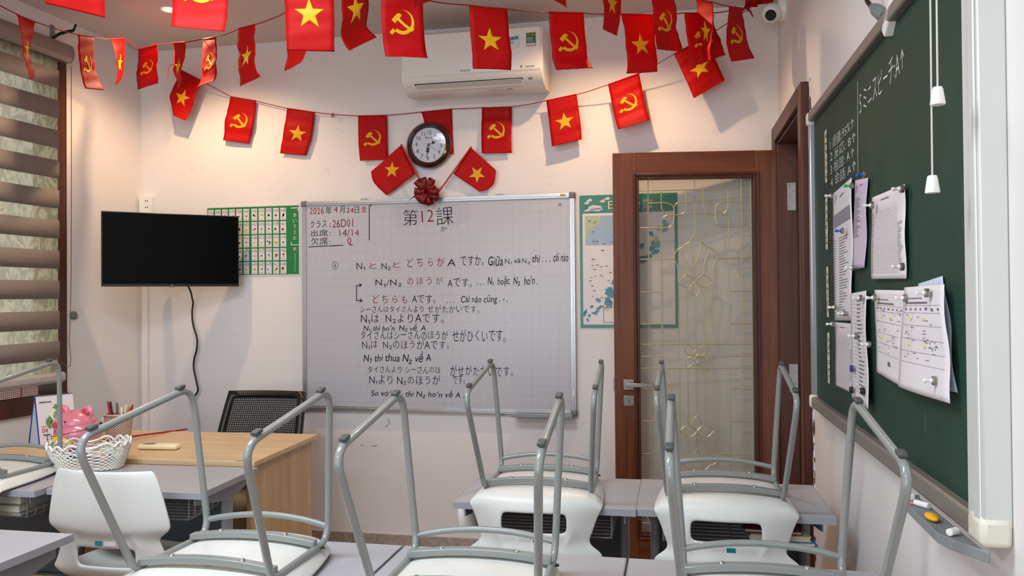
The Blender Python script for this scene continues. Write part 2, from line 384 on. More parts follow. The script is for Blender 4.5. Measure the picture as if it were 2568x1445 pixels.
PWL = plane((0, BACK-.0008, 0), (1, 0, 0), (0, 0, 1))
for p in [[(-1.5908, 0.7335), (-1.579, 0.7202), (-1.5839, 0.702), (-1.6031, 0.6858)], [(-1.7525, 0.5777), (-1.7356, 0.5759)], [(-1.6875, 0.5773), (-1.6683, 0.5733), (-1.6563, 0.5827)], [(-0.6026, 2.6515), (-0.5654, 2.6578), (-0.5436, 2.6499), (-0.5239, 2.6638), (-0.4936, 2.6488)]]:
    bm = NB(); stroke(bm, PWL, p, .003); struct('scuff_mark', bm, mat('scuff', '#6b625e', .8), wbk, world=True, smooth=False)

# window_1: brown frame and ledge in the left wall
w1 = thing('window_1', None, None, lw(1.4, WZ0), LROT, kind='structure')
bm = NB(); lbox(bm, WT0, WT0+.07, WZ0, WZ1, -.14, .014); lbox(bm, WT1-.07, WT1, WZ0, WZ1, -.14, .014); lbox(bm, WT0+.07, WT1-.07, WZ1-.07, WZ1, -.14, .014); lbox(bm, 1.3, 1.36, WZ0, WZ1-.07, -.14, -.11)
struct('window_frame', bm, frame_m, w1, world=True, bevel=.003)
bm = NB(); lbox(bm, WT0, WT1, WZ0, .932, -.14, .022); struct('window_sill', bm, frame_m, w1, world=True, bevel=.004)
bm = NB(); lbox(bm, WT0+.07, WT1-.07, .93, WZ1-.07, -.132, -.124); struct('pane', bm, clear_m, w1, world=True)

# the brown frame of the doorway in the right wall (jambs, architrave, hinges, chipped paint edge)
t2 = thing('trim_2', None, None, (RIGHT, 3.8, 0), kind='structure')
bm = NB()
for y0, y1, z0, z1 in ((3.345, 3.42, 0, 2.27), (4.21, 4.288, 0, 2.27), (3.42, 4.21, 2.19, 2.27)):
    box(bm, (RIGHT-.018, (y0+y1)/2, (z0+z1)/2), (.04, y1-y0, z1-z0))
struct('architrave', bm, frame_m, t2, world=True, bevel=.006)
bm = NB()
for y0, y1, z0, z1 in ((3.40, 3.425, 0, 2.19), (4.20, 4.215, 0, 2.19), (3.42, 4.21, 2.175, 2.19)):
    box(bm, (RIGHT+.075, (y0+y1)/2, (z0+z1)/2), (.19, y1-y0, z1-z0))
for y0, y1, z0, z1 in ((3.425, 3.445, 0, 2.17), (4.18, 4.2, 0, 2.17), (3.425, 4.2, 2.155, 2.175)):
    box(bm, (RIGHT+.10, (y0+y1)/2, (z0+z1)/2), (.05, y1-y0, z1-z0))
struct('jamb', bm, frame_m, t2, world=True, bevel=.003)
bm = NB(); y = 3.335; z = 0
while z < 2.25:
    h = R.uniform(.03, .11); box(bm, (RIGHT-.001-R.uniform(0, .004), y+R.uniform(-.006, .006), z+h/2), (.006, R.uniform(.012, .026), h)); z += h
struct('chipped_paint', bm, mat('chipped_paint', '#e6e0da', .7, noise=((60, 60, 22), '#5c3a2a', .5, .58)), t2, world=True, smooth=False)
for zc in (1.91, 1.0, .3):
    bm = NB(); box(bm, (RIGHT+.045, 4.197, zc), (.042, .006, .14))
    h = struct('hinge', bm, steel_m, t2, world=True, bevel=.001)
    bm = NB()
    for k in range(5): cyl(bm, (RIGHT+.035+.02*(k % 2), 4.195, zc-.055+k*.0275), (RIGHT+.035+.02*(k % 2), 4.192, zc-.055+k*.0275), .005, seg=10)
    struct('screw', bm, alud_m, h, world=True)

# door_1: the leaf, swung open in front of the back wall
DF, DH = V((-.293, 4.098, 0)), V((.530, 4.212, 0)); DU = (DH-DF).normalized(); DW = (DH-DF).length; DN = V((DU.y, -DU.x, 0))
d1 = thing('door_1', None, None, DH, atan2(DU.y, DU.x), kind='structure')
def dp(u, z, o=0): return DF+DU*u+DN*o+V((0, 0, z))
DROT = atan2(DU.y, DU.x)
def dbox(bm, u0, u1, z0, z1, o0, o1, mi=0): return box(bm, dp((u0+u1)/2, (z0+z1)/2, (o0+o1)/2), (u1-u0, o1-o0, z1-z0), DROT, mi)
GU0, GU1, GZ0, GZ1 = .130, .706, .205, 2.013         # glazed opening
bm = NB(); dbox(bm, 0, GU0-.012, .01, 2.15, -.04, 0); dbox(bm, GU1+.012, DW, .01, 2.15, -.04, 0); struct('stile', bm, door_m, d1, world=True, bevel=.003)
bm = NB(); dbox(bm, GU0-.012, GU1+.012, GZ1+.012, 2.15, -.04, 0); dbox(bm, GU0-.012, GU1+.012, .01, GZ0-.012, -.04, 0); struct('rail', bm, doorx_m, d1, world=True)
bm = NB()
for a, b, o in ((.03, .016, .008), (.014, 0, .002)):
    for u0, u1, z0, z1 in ((GU0-a, GU0-b, GZ0-a, GZ1+a), (GU1+b, GU1+a, GZ0-a, GZ1+a), (GU0-b, GU1+b, GZ1+b, GZ1+a), (GU0-b, GU1+b, GZ0-a, GZ0-b)):
        dbox(bm, u0, u1, z0, z1, -.044, o)
struct('glazing_bead', bm, frame_m, d1, world=True, bevel=.003)
def du(x): return (x-1536.6)*.002003
def dz(y): return 2.15-(y-380)*.002036
MID = 892
bm = NB(); bm2 = NB()
x0, x1, x2, x3, x4 = 1601, 1626, 1659, 1828.5, 1860
cz = lambda y: dz(y)
for a, b, hm in ((1600, 1626, 0), (1626, 1860, 1), (1860, 1889, 0)):
    PG = plane(dp(0, 0, -.021), DU, (0, 0, 1)); rect(bm2 if hm else bm, PG, du(a), GZ0-.01, du(b), GZ1+.01)
struct('clear_pane', bm, clear_m, d1, world=True); struct('hammered_pane', bm2, hammer_m, d1, world=True)
def C5(p): return [(1580+x/3.906, 430+y/3.906) for x, y in p]
def curve(p, n=8):                                   # smooth line through the points
    out = []
    for i in range(len(p)-1):
        a, b, c, d = p[max(i-1, 0)], p[i], p[i+1], p[min(i+2, len(p)-1)]
        for k in range(n):
            t = k/n; out.append(tuple(.5*((2*b[q])+(-a[q]+c[q])*t+(2*a[q]-5*b[q]+4*c[q]-d[q])*t*t+(-a[q]+3*b[q]-3*c[q]+d[q])*t**3) for q in range(len(a))))
    return out+[p[-1]]
CX = 1743.3
half = []                                            # left half of the upper half; mirrored about the middle line and the middle height
half += [[(x1, 447), (x1, MID)], [(x2, 570), (x2, 862)], [(x2, 474), (x2, 507)], [(CX, 447), (CX, 474)], [(x0, 474.5), (CX, 474.5)]]
half += [C5([(180, 300), (310, 297)]), C5([(555, 297), (640, 297)]), C5([(555, 170), (555, 297)]), [(CX, 506), (CX, 587)]]
half += [curve(C5(p)) for p in ([(310, 297), (370, 302), (415, 322), (432, 350), (434, 418)], [(310, 297), (313, 350), (340, 400), (375, 417), (434, 418)],
    [(434, 350), (450, 315), (485, 298), (555, 297)], [(555, 297), (553, 350), (530, 398), (490, 416), (434, 418)],
    [(305, 543), (308, 480), (330, 440), (375, 420), (434, 418)], [(305, 543), (375, 540), (415, 515), (432, 470), (434, 418)])]
half += [[(x0, 569), (x2, 569)], [(x0, 648), (1688, 648)], [(x0, 730), (x2, 730)], [(x0, 811), (x2, 811)], [(x0, 862), (CX, 862)], [(x0, MID), (x2, MID)]]
half += [curve(C5(p)) for p in ([(640, 612), (600, 660), (585, 690), (586, 740), (600, 800), (640, 915)], [(585, 688), (550, 705), (520, 732)], [(520, 732), (503, 770), (520, 820), (540, 870), (552, 940), (553, 1008)],
    [(520, 735), (465, 760), (440, 800), (425, 850)], [(425, 850), (455, 900), (468, 960), (470, 1078)], [(472, 1080), (510, 1035), (555, 1014), (605, 1035), (642, 1072)], [(472, 1080), (515, 1118), (560, 1127), (605, 1110), (642, 1072)],
    [(642, 1072), (605, 1105), (592, 1145), (610, 1190), (645, 1236)])]
half += [C5([(642, 915), (642, 1072)])]
half += [[(1701, 707), (1701, 862)], [(1722, 718), (1722, 862)], [(CX, 747), (CX, 874)]]
half += [curve(p) for p in ([(1717, 862), (1716, 877), (1724, 888), (CX, MID)], [(CX, 874), (1733, 871), (1724, 864), (1717, 862)], [(CX, 874), (1738, 884), (CX, MID)])]
lines = []
for ln in half:
    for mx in (0, 1):
        for my in (0, 1): lines.append([((2*CX-x) if mx else x, (2*MID-y) if my else y) for x, y in ln])
seen = set(); uniq = []
for ln in lines:
    k = frozenset((round(x, 1), round(y, 1)) for x, y in ln)
    if k not in seen: seen.add(k); uniq.append(ln)
bm = NB()
for ln in uniq: tube(bm, [dp(du(x), dz(y), -.017) for x, y in ln], .003, seg=6)
for xx in (x0+.5, 2*CX-x0-.5): tube(bm, [dp(du(xx), GZ0, -.017), dp(du(xx), GZ1, -.017)], .003, seg=5)
struct('came', bm, brass_m, d1, world=True)
hd = thing('door_handle', None, None, (0, 0, 0)); hd.parent = d1
bm = NB(); dbox(bm, .043, .095, .940, .992, 0, .008); struct('rose', bm, steel_m, hd, world=True, bevel=.001)
bm = NB(); cyl(bm, dp(.068, .966, .005), dp(.068, .966, .05), .009); dbox(bm, .062, .197, .957, .977, .042, .056); struct('lever', bm, steel_m, hd, world=True, bevel=.002)
bm = NB(); dbox(bm, .043, .095, .858, .910, 0, .007); lk = struct('lock_plate', bm, steel_m, d1, world=True, bevel=.001)
bm = NB(); cyl(bm, dp(.069, .889, .007), dp(.069, .889, .010), .007); dbox(bm, .065, .073, .872, .888, .007, .010); struct('keyhole', bm, alud_m, lk, world=True)
bm = NB(); dbox(bm, -.006, 0, .93, 1.0, -.03, -.01); struct('latch_plate', bm, steel_m, d1, world=True)
bm = NB(); P = plane(dp(0, 0, -.0165), DU, (0, 0, 1)); stroke(bm, P, [(du(1738), dz(491)), (du(1748), dz(491))], .003); stroke(bm, P, [(du(1743), dz(491)), (du(1744), dz(500))], .003); struct('pen_mark', bm, mat('pen_mark', '#77707c', .7), d1, world=True)

# ================================================================== LAMPS
def downlight(x, y, power, label, spot=1.7, blend=.8):
    t = thing('downlight', label, 'ceiling light', (x, y, CEIL), group='warm ceiling downlights')
    bm = NB(); lathe(bm, [(.030, .0), (.042, -.006), (.046, -.002), (.046, .0)], seg=28); obj('trim_ring', bm, white_m, t)
    bm = NB(); lathe(bm, [(.001, -.004), (.022, -.006), (.030, -.001), (.030, .0)], seg=24); obj('bulb', bm, mat('warm_bulb', '#ffe0b0', .5, emit=('#ffc27a', 14)), t)
    l = bpy.data.lights.new('downlight_beam', 'SPOT'); l.energy = power; l.color = (1, .66, .38); l.spot_size = spot; l.spot_blend = blend; l.shadow_soft_size = .025
    o = bpy.data.objects.new('downlight_beam', l); COL.objects.link(o); o.parent = t; o.location = (0, 0, -.012)
downlight(-2.543, 3.691, 52, 'lit warm downlight in the ceiling near the left back corner', 2.5, .6)
downlight(-.30, 3.691, 47, 'lit warm downlight in the ceiling left of the door', 2.5, .6)

# ================================================================== WHITEBOARD
WB0, WB1, WBZ0, WBZ1 = -2.095, -.513, .778, 1.976
wb = thing('whiteboard', 'large gridded whiteboard with Japanese lesson notes on the back wall', 'whiteboard', ((WB0+WB1)/2, BACK, WBZ0))
bm = NB(); box(bm, ((WB0+WB1)/2, BACK-.014, (WBZ0+WBZ1)/2), (WB1-WB0-.03, .022, WBZ1-WBZ0-.03)); obj('writing_surface', bm, wb_m, wb, world=True, smooth=False)
F = .026
for n, c, s in (('frame_bar', ((WB0+WB1)/2, BACK-.016, WBZ1-F/2), (WB1-WB0-.05, .03, F)), ('frame_bar', ((WB0+WB1)/2, BACK-.016, WBZ0+F/2), (WB1-WB0-.05, .03, F)),
                ('frame_bar', (WB0+F/2, BACK-.016, (WBZ0+WBZ1)/2), (F, .03, WBZ1-WBZ0-.05)), ('frame_bar', (WB1-F/2, BACK-.016, (WBZ0+WBZ1)/2), (F, .03, WBZ1-WBZ0-.05))):
    bm = NB(); box(bm, c, s); ax = 0 if s[0] > s[2] else 2
    s2 = list(s); c2 = list(c); s2[1] = .003; c2[1] -= .016; s2[2 if ax == 0 else 0] = .008; box(bm, c2, s2)
    obj(n, bm, alu_m, wb, world=True, bevel=.004)
for x in (WB0+.013, WB1-.013):
    for z in (WBZ0+.013, WBZ1-.013):
        bm = NB(); box(bm, (x, BACK-.018, z), (.036, .036, .036)); obj('corner_cap', bm, grey_m, wb, world=True, bevel=.008)
bm = NB(); box(bm, (-.69, BACK-.06, WBZ0-.004), (.33, .09, .005)); box(bm, (-.69, BACK-.104, WBZ0+.004), (.33, .004, .02)); obj('pen_tray', bm, alud_m, wb, world=True, bevel=.002)
for x in (-1.72, -.93):
    bm = NB(); box(bm, (x, BACK-.012, WBZ1+.004), (.035, .016, .008)); obj('clip', bm, alud_m, wb, world=True)
for x in (-1.62, -.93):
    bm = NB(); box(bm, (x, BACK-.012, WBZ0-.004), (.035, .016, .008)); obj('clip', bm, grey_m, wb, world=True)
PW = plane((0, BACK-.0262, 0), (1, 0, 0), (0, 0, 1))
bm = NB(); rect(bm, PW, -.600, 1.908, -.584, 1.922); obj('sticker', bm, mat('tiny_label', '#8f7f86', .6), wb, world=True)
bm = NB(); box(bm, (-.575, BACK-.0335, 1.964), (.03, .001, .013)); obj('sticker', bm, mat('gold_label', '#c19a35', .5), wb, world=True)
bm = NB(); box(bm, (WB1-.013, BACK-.0335, .90), (.016, .001, .035)); obj('sticker', bm, paper_m, wb, world=True)
VI = 'àáạảãặừữơớìíếềũ'
for t, c, a, z0, b, z1 in [('2026','r',-2.0471,1.9033,-1.9585,1.9424),('年','k',-1.9487,1.9012,-1.9096,1.947),('4','r',-1.8974,1.9091,-1.8742,1.9411),('月','k',-1.8632,1.9035,-1.8317,1.9468),('24','r',-1.822,1.9067,-1.7785,1.934),('日','k',-1.7712,1.9009,-1.7459,1.9373),('金','r',-1.7327,1.9042,-1.6967,1.9428),('クラス','k',-2.0439,1.825,-1.9431,1.8686),(':','k',-1.9248,1.8278,-1.9187,1.8461),('26D01','r',-1.9064,1.8236,-1.7814,1.8691),('出席','k',-2.0405,1.7756,-1.9358,1.8134),(':','k',-1.9251,1.7775,-1.919,1.7958),('14/14','r',-1.8641,1.7736,-1.7456,1.8112),('欠席','k',-2.0383,1.7262,-1.9361,1.7684),(':','k',-1.9254,1.7295,-1.9193,1.7478),('0','r',-1.8159,1.727,-1.7941,1.7657),('第','K',-1.4845,1.8212,-1.3942,1.9187),('12','R',-1.3732,1.8376,-1.3036,1.9067),('課','K',-1.2885,1.8205,-1.1907,1.9238),('か','k',-1.2636,1.7885,-1.2268,1.814),('④','k',-1.9103,1.5839,-1.875,1.6284),('N₁','k',-1.7622,1.5736,-1.7108,1.6201),('と','r',-1.6856,1.585,-1.6414,1.6178),('N₂','k',-1.6117,1.5724,-1.5596,1.6142),('と','r',-1.5453,1.5885,-1.5016,1.62),('ど ち ら が','r',-1.4592,1.5897,-1.2432,1.6416),('A','k',-1.2282,1.5912,-1.1755,1.6334),('ですか。','k',-1.1492,1.5906,-1.0176,1.6457),('Giữa','k',-0.9928,1.5908,-0.9098,1.6455),('N₁','k',-0.8987,1.594,-0.8608,1.6278),('và','k',-0.8453,1.6019,-0.8131,1.628),('N₂','k',-0.8041,1.5953,-0.7579,1.6283),('thì . . .','k',-0.7466,1.6041,-0.6471,1.643),('cái nào','k',-0.6305,1.6079,-0.5493,1.6519),('N₁/N₂','k',-1.6493,1.479,-1.493,1.5231),('の ほ う が','r',-1.46,1.4902,-1.2555,1.5347),('Aです。','k',-1.2256,1.4747,-1.0864,1.5255),('. . .  N₁  hoặc  N₂  hoʼn .','k',-1.0569,1.4741,-0.7182,1.533),('ど ち ら も','r',-1.6642,1.3876,-1.4607,1.4339),('Aです。','k',-1.4326,1.3864,-1.2966,1.4345),('. . .   Cái nào cũng . - .','k',-1.231,1.3769,-0.8848,1.4297),('シーさんはタイさんより','k',-1.7412,1.3359,-1.3654,1.3732),('せがたかいです。','k',-1.3422,1.3322,-1.0445,1.3755),('N₁は  N₂よりAです。','k',-1.7367,1.272,-1.2478,1.3303),('N₁ thì hoʼn  N₂ về  A','k',-1.7227,1.2272,-1.3545,1.2705),('タイさんはシーさんのほうが','k',-1.7398,1.1848,-1.2255,1.234),('せがひくいです。','k',-1.199,1.1727,-0.8987,1.2385),('N₁は  N₂のほうがAです。','k',-1.7305,1.1266,-1.2191,1.1825),('N₁ thì thua N₂ về A','k',-1.7238,1.0502,-1.3242,1.1152),('タイさんより シーさんのほ','k',-1.6979,0.9947,-1.2696,1.0336),('がせがたかいです。','k',-1.2133,0.9831,-0.8592,1.0423),('N₁より N₂のほうが','k',-1.6888,0.9276,-1.2725,0.9835),('です。','k',-1.1986,0.9342,-1.1299,0.9893),('So vóʼi N₁ thì N₂ hoʼn về A .','k',-1.6797,0.8563,-1.1351,0.9049)]:
    for bm in words(t, PW, (a, z0, b, z1), offset=0 if any(ch in t for ch in VI) else (-.014 if c in 'KR' else -.008), shear=.15 if any(ch in t for ch in VI+'nth') else 0):
        obj('handwriting', bm, red_ink if c in 'rR' else blk_ink, wb, world=True, smooth=False)
for c, p in [('k',[(-1.6833,1.9441),(-1.6846,1.7471)]),('k',[(-2.0533,1.715),(-1.9353,1.7194)]),('k',[(-1.9279,1.7181),(-1.8427,1.721)]),('k',[(-1.8039,1.7224),(-1.7846,1.722)]),('k',[(-1.7331,1.492),(-1.7632,1.4889),(-1.7637,1.4039),(-1.7313,1.4037)]),('k',[(-1.7451,1.5012),(-1.7331,1.492),(-1.7452,1.4831)]),('k',[(-1.7432,1.4151),(-1.7289,1.4036),(-1.7433,1.3947)]),('k',[(-1.6725,1.9483),(-1.675,1.9393)])]:
    bm = NB(); stroke(bm, PW, p, .0042); obj('pen_line', bm, blk_ink, wb, world=True, smooth=False)

# ================================================================== AIR CONDITIONER
AX0, AX1 = -1.412, -.645
ac = thing('air_conditioner', 'white split air conditioner high on the back wall', 'air conditioner', ((AX0+AX1)/2, BACK, 2.51))
prof = [(BACK-.001, 2.835), (4.085, 2.835), (4.062, 2.815), (4.058, 2.60), (4.066, 2.572), (4.105, 2.532), (4.155, 2.512), (BACK-.001, 2.53)]
bm = NB(); poly(bm, [(AX0, y, z) for y, z in prof], (AX1-AX0, 0, 0)); obj('body', bm, white_m, ac, world=True, bevel=.006)
bm = NB(); poly(bm, [(AX0+.012, y, z) for y, z in ((4.06, 2.815), (4.06, 2.60), (4.067, 2.588), (4.063, 2.586), (4.053, 2.60), (4.054, 2.815))], (AX1-AX0-.024, 0, 0)); obj('front_panel', bm, white_m, ac, world=True, bevel=.003)
a, b = V((0, 4.071, 2.5665)), V((0, 4.1515, 2.5128)); sl = (b-a).normalized(); LF = plane((0, a.y-.0026, a.z-.0026), (1, 0, 0), sl)
bm = NB(); rect(bm, LF, -1.345, .006, -.755, .071); obj('outlet', bm, dark_m, ac, world=True)
LF2 = plane((0, a.y-.006, a.z-.006), (1, 0, 0), sl)
bm = NB(); poly(bm, [LF2(u, v) for u, v in ((-1.338, .011), (-.762, .011), (-.762, .064), (-1.338, .064))], (0, .003, .003)); obj('louver', bm, mat('ac_louver', '#d3cec6', .4), ac, world=True)
PA = plane((0, 4.0515, 0), (1, 0, 0), (0, 0, 1))
bm = NB(); letters(bm, 'DAIKIN', PA, (-1.085, 2.605, -1.03, 2.615)); letters(bm, 'inverter', PA, (-.735, 2.606, -.685, 2.617), shear=.3); disc(bm, PA, -.757, 2.612, .004, .007)
obj('logo', bm, mat('logo_grey', '#5d5b60', .5), ac, world=True, smooth=False)
bm = NB(); PL = plane((0, a.y-.0032, a.z-.0032), (1, 0, 0), -sl)
rect(bm, PL, -.725, -.022, -.703, -.008)
for k in range(5): rect(bm, PL, -.726+.004*(k % 2), -.050+.005*k, -.706-.003*(k % 3), -.0475+.005*k)
for k in range(3): rect(bm, PL, -.95, -.082+.004*k, -.86-.01*k, -.0805+.004*k)
rect(bm, PL, -.85, -.083, -.82, -.073); rect(bm, PL, -1.385, -.040, -1.36, -.020)
obj('display_marks', bm, mat('display_marks', '#a09c99', .6), ac, world=True, smooth=False)
bm = NB(); rect(bm, PA, -.73, 2.715, -.68, 2.785); gl = obj('energy_label', bm, green_m, ac, world=True, label='green energy label with five gold stars')
PA2 = plane((0, 4.0505, 0), (1, 0, 0), (0, 0, 1))
bm = NB(); rect(bm, PA2, -.728, 2.717, -.682, 2.731); rect(bm, PA2, -.728, 2.769, -.682, 2.780, 1)
for k in range(5):
    cx = -.721+k*.008; f = bm.faces.new([bm.verts.new(V(PA(cx+(.0036 if q % 2 == 0 else .0016)*sin(q*pi/5), 2.7745+(.0036 if q % 2 == 0 else .0016)*cos(q*pi/5))-V((0, .002, 0)))) for q in range(10)]); f.material_index = 2
for k in range(5): rect(bm, PA2, -.725, 2.738+k*.005, -.69-.004*(k % 3), 2.7395+k*.005, 0)
obj('label_print', bm, [paper_m, mat('label_brown', '#7a5a2c', .5), gold_m], gl, world=True, smooth=False)
bm = NB(); poly(bm, [PA(u, v) for u, v in ((-.835, 2.765), (-.765, 2.775), (-.765, 2.725), (-.795, 2.705), (-.825, 2.725))]); sh = obj('warranty_sticker', bm, mat('sticker_pale', '#d7e6e4', .4), ac, world=True, label='shield shaped teal and white sticker')
bm = NB(); P9 = plane((0, 4.050, 0), (1, .0, 0), (.0, 0, 1))
poly(bm, [P9(u, v) for u, v in ((-.83, 2.748), (-.772, 2.755), (-.772, 2.772), (-.83, 2.766))])
P8 = plane((0, 4.0495, 0), (1, 0, 0), (0, 0, 1))
letters(bm, 'CHẤT LƯỢNG', P8, (-.826, 2.759, -.776, 2.767), mi=1); letters(bm, 'NHẬT BẢN', P8, (-.822, 2.751, -.778, 2.758), mi=1); letters(bm, '300', P8, (-.82, 2.733, -.797, 2.744), mi=2)
obj('sticker_print', bm, [mat('sticker_teal', '#1b7f8a', .4), paper_m, inkd_m], sh, world=True, smooth=False)

# ================================================================== CLOCK
CC = V((-1.326, BACK-.014, 2.269)); CR = .131
ck = thing('wall_clock', 'round wall clock with dark brown rim and white dial', 'clock', CC)
bm = NB(); lathe(bm, [(CR-.034, 0), (CR-.05, -.013), (CR-.05, -.001), (CR-.004, 0), (CR, .012), (CR-.004, .030), (CR-.016, .040), (CR-.028, .034), (CR-.031, .022), (CR-.034, .022)], CC, 48, (0, -1, 0), False); obj('rim', bm, mat('mahogany_gloss', '#3a0f10', .15, coat=.6, noise=((30, 30, 8), '#22080a', .4, .7)), ck, world=True)
bm = NB(); lathe(bm, [(CR-.03, .002), (CR-.03, .020), (.001, .0202)], CC, 48, (0, -1, 0)); obj('dial', bm, mat('clock_dial', '#eceaf0', .4), ck, world=True)
tl = radians(4); PC = plane(CC+V((0, -.0212, 0)), (cos(tl), 0, -sin(tl)), (sin(tl), 0, cos(tl)))
bm = NB()
for h in range(1, 13):
    a = radians(30*h); r = .071; letters(bm, str(h), PC, (r*sin(a)-.011, r*cos(a)-.0105, r*sin(a)+.011, r*cos(a)+.0105), keep=True)
for k in range(60):
    a = radians(6*k); r0 = .0885 if k % 5 else .085; stroke(bm, PC, [(r0*sin(a), r0*cos(a)), (.0905*sin(a), .0905*cos(a))], .0016 if k % 5 == 0 else .0008)
letters(bm, 'BestCat', PC, (-.024, .036, .02, .047), shear=.35); letters(bm, 'QUARTZ', PC, (-.010, -.047, .010, -.044))
obj('numerals', bm, inkd_m, ck, world=True, smooth=False)
def hand(name, ang, L, w, col, o, deco):
    bm = NB(); a = radians(ang); P = plane(CC+V((0, -o, 0)), (cos(a), 0, -sin(a)), (sin(a), 0, cos(a)))
    poly(bm, [P(u, v) for u, v in ((-w, -.012), (w, -.012), (w*.8, L*.5), (w*.2, L), (-w*.2, L), (-w*.8, L*.5))])
    if deco:
        for v in deco: disc(bm, P, -.005, v, .005); disc(bm, P, .005, v, .005); disc(bm, P, 0, v+.006, .004)
    obj(name, bm, col, ck, world=True, smooth=False)
hand('hour_hand', 64, .055, .0022, inkd_m, .0225, (.028,)); hand('minute_hand', 190, .075, .0022, inkd_m, .0235, (.02, .034))
hand('second_hand', 125, .07, .0008, mat('second_hand', '#7d2f33', .5), .0245, None)
bm = NB(); cyl(bm, CC+V((0, -.022, 0)), CC+V((0, -.027, 0)), .004); obj('hub', bm, inkd_m, ck, world=True)
ga = bpy.data.materials.new('clock_glass'); ga.use_nodes = True; nt = ga.node_tree; nt.nodes.remove(nt.nodes['Principled BSDF'])
_t, _g, _f, _x = (nt.nodes.new('ShaderNode'+k) for k in ('BsdfTransparent', 'BsdfGlossy', 'Fresnel', 'MixShader')); _g.inputs['Roughness'].default_value = .03; _f.inputs[0].default_value = 1.35
for i, q in ((0, _f), (1, _t), (2, _g)): nt.links.new(q.outputs[0], _x.inputs[i])
nt.links.new(_x.outputs[0], nt.nodes['Material Output'].inputs[0])
bm = NB(); lathe(bm, [(CR-.03, .028), (CR-.03, .029), (.001, .030)], CC, 40, (0, -1, 0)); obj('glass', bm, ga, ck, world=True)

# ================================================================== TELEVISION
TL, TR_ = V((-2.985, 3.735, 0)), V((-2.447, 4.192, 0)); TU = (TR_-TL).normalized(); TN = V((TU.y, -TU.x, 0)); TZ0, TZ1 = 1.491, 1.895; TW = (TR_-TL).length
tv = thing('television', 'black flat television angled across the left back corner', 'television', (TL+TR_)/2+V((0, 0, TZ0)), atan2(TU.y, TU.x))
def tbox(bm, u0, u1, z0, z1, o0, o1): return box(bm, TL+TU*(u0+u1)/2+TN*(o0+o1)/2+V((0, 0, (z0+z1)/2)), (u1-u0, o1-o0, z1-z0), atan2(TU.y, TU.x))
bm = NB(); tbox(bm, 0, TW, TZ0, TZ1, -.028, 0); tbox(bm, .12, TW-.12, TZ0+.03, TZ1-.12, -.06, -.028); obj('casing', bm, black_m, tv, world=True, bevel=.003)
bm = NB(); tbox(bm, .006, TW-.006, TZ0+.014, TZ1-.006, 0, .0015); obj('screen', bm, screen_m, tv, world=True, smooth=False)
bm = NB(); PT = plane(TL+TN*.0012+V((0, 0, TZ0)), TU, (0, 0, 1)); letters(bm, 'TCL', PT, (TW/2-.012, .003, TW/2+.004, .010)); obj('logo', bm, mat('logo_silver', '#b5b5ba', .4), tv, world=True, smooth=False)
bm = NB(); tbox(bm, TW/2-.016, TW/2+.01, TZ0-.004, TZ0, -.01, .001); obj('sensor', bm, grey_m, tv, world=True)
bm = NB(); mid = (TL+TR_)/2; cyl(bm, mid-TN*.06+V((0, 0, 1.70)), mid-TN*.28+V((0, 0, 1.70)), .018); tbox(bm, TW/2-.1, TW/2+.1, 1.62, 1.78, -.075, -.06); obj('wall_mount', bm, black_m, tv, world=True)
bm = NB(); P = [(505, 719), (502, 735), (492, 758), (488, 785), (490, 815), (501, 850), (500, 880), (493, 905), (492, 930), (500, 965), (503, 985), (494, 1000), (491, 1012), (503, 1060), (495, 1088)]
pts = curve([(x, y) for x, y in P], 5)
tube(bm, [(-2.753+(x-505)*.00236, 4.262 if y > 760 else 4.262-.1*(760-y)/41, 1.495-(y-719)*.00232) for x, y in pts], .0055); tag(obj('power_cable', bm, black_m), 'black wavy cable hanging down the wall below the television', 'cable')
so = thing('wall_socket', 'white double power socket on the wall above the television', 'socket', (-3.115, BACK, 1.90))
bm = NB(); box(bm, (-3.105, BACK-.02, 1.98), (.085, .04, .125)); obj('plate', bm, white_m, so, world=True, bevel=.004)
bm = NB()
for z in (2.012, 1.974):
    for x in (-3.100, -3.086): cyl(bm, (x, BACK-.0405, z), (x, BACK-.042, z), .0035, seg=10)
obj('pin_hole', bm, dark_m, so, world=True)

# ================================================================== POSTERS
hp = thing('alphabet_poster', 'green hiragana chart with picture cards, partly behind the television', 'poster', (-2.42, BACK, 1.555))
HX0, HX1, HZ0, HZ1 = -2.722, -2.118, 1.552, 1.968
bm = NB(); box(bm, ((HX0+HX1)/2, BACK-.002, (HZ0+HZ1)/2), (HX1-HX0, .003, HZ1-HZ0)); obj('sheet', bm, paper_m, hp, world=True)
PH = plane((HX0, BACK-.0045, HZ0), (1, 0, 0), (0, 0, 1)); hw, hh = HX1-HX0, HZ1-HZ0
bm = NB(); rect(bm, PH, .010, .008, hw-.008, hh-.008); obj('green_ground', bm, green_m, hp, world=True)
PH2 = plane((HX0, BACK-.0052, HZ0), (1, 0, 0), (0, 0, 1)); PH3 = plane((HX0, BACK-.0058, HZ0), (1, 0, 0), (0, 0, 1))
rows = ['んわらやまはなたさかあ', '  り みひにちしきい', ' をるゆむふぬつすくう', '  れ めへねてせけえ', '  ろよもほのとそこお']
bm = NB(); bp = NB(); bc = NB(); cw, chh = .0405, .076
cols = [mat('picture_'+n, c, .6) for n, c in (('red', '#a3262b'), ('yellow', '#e0ac2a'), ('dark', '#2c2a2c'), ('green', '#2f6b45'), ('blue', '#8fb3cf'), ('brown', '#8a5a3a'))]
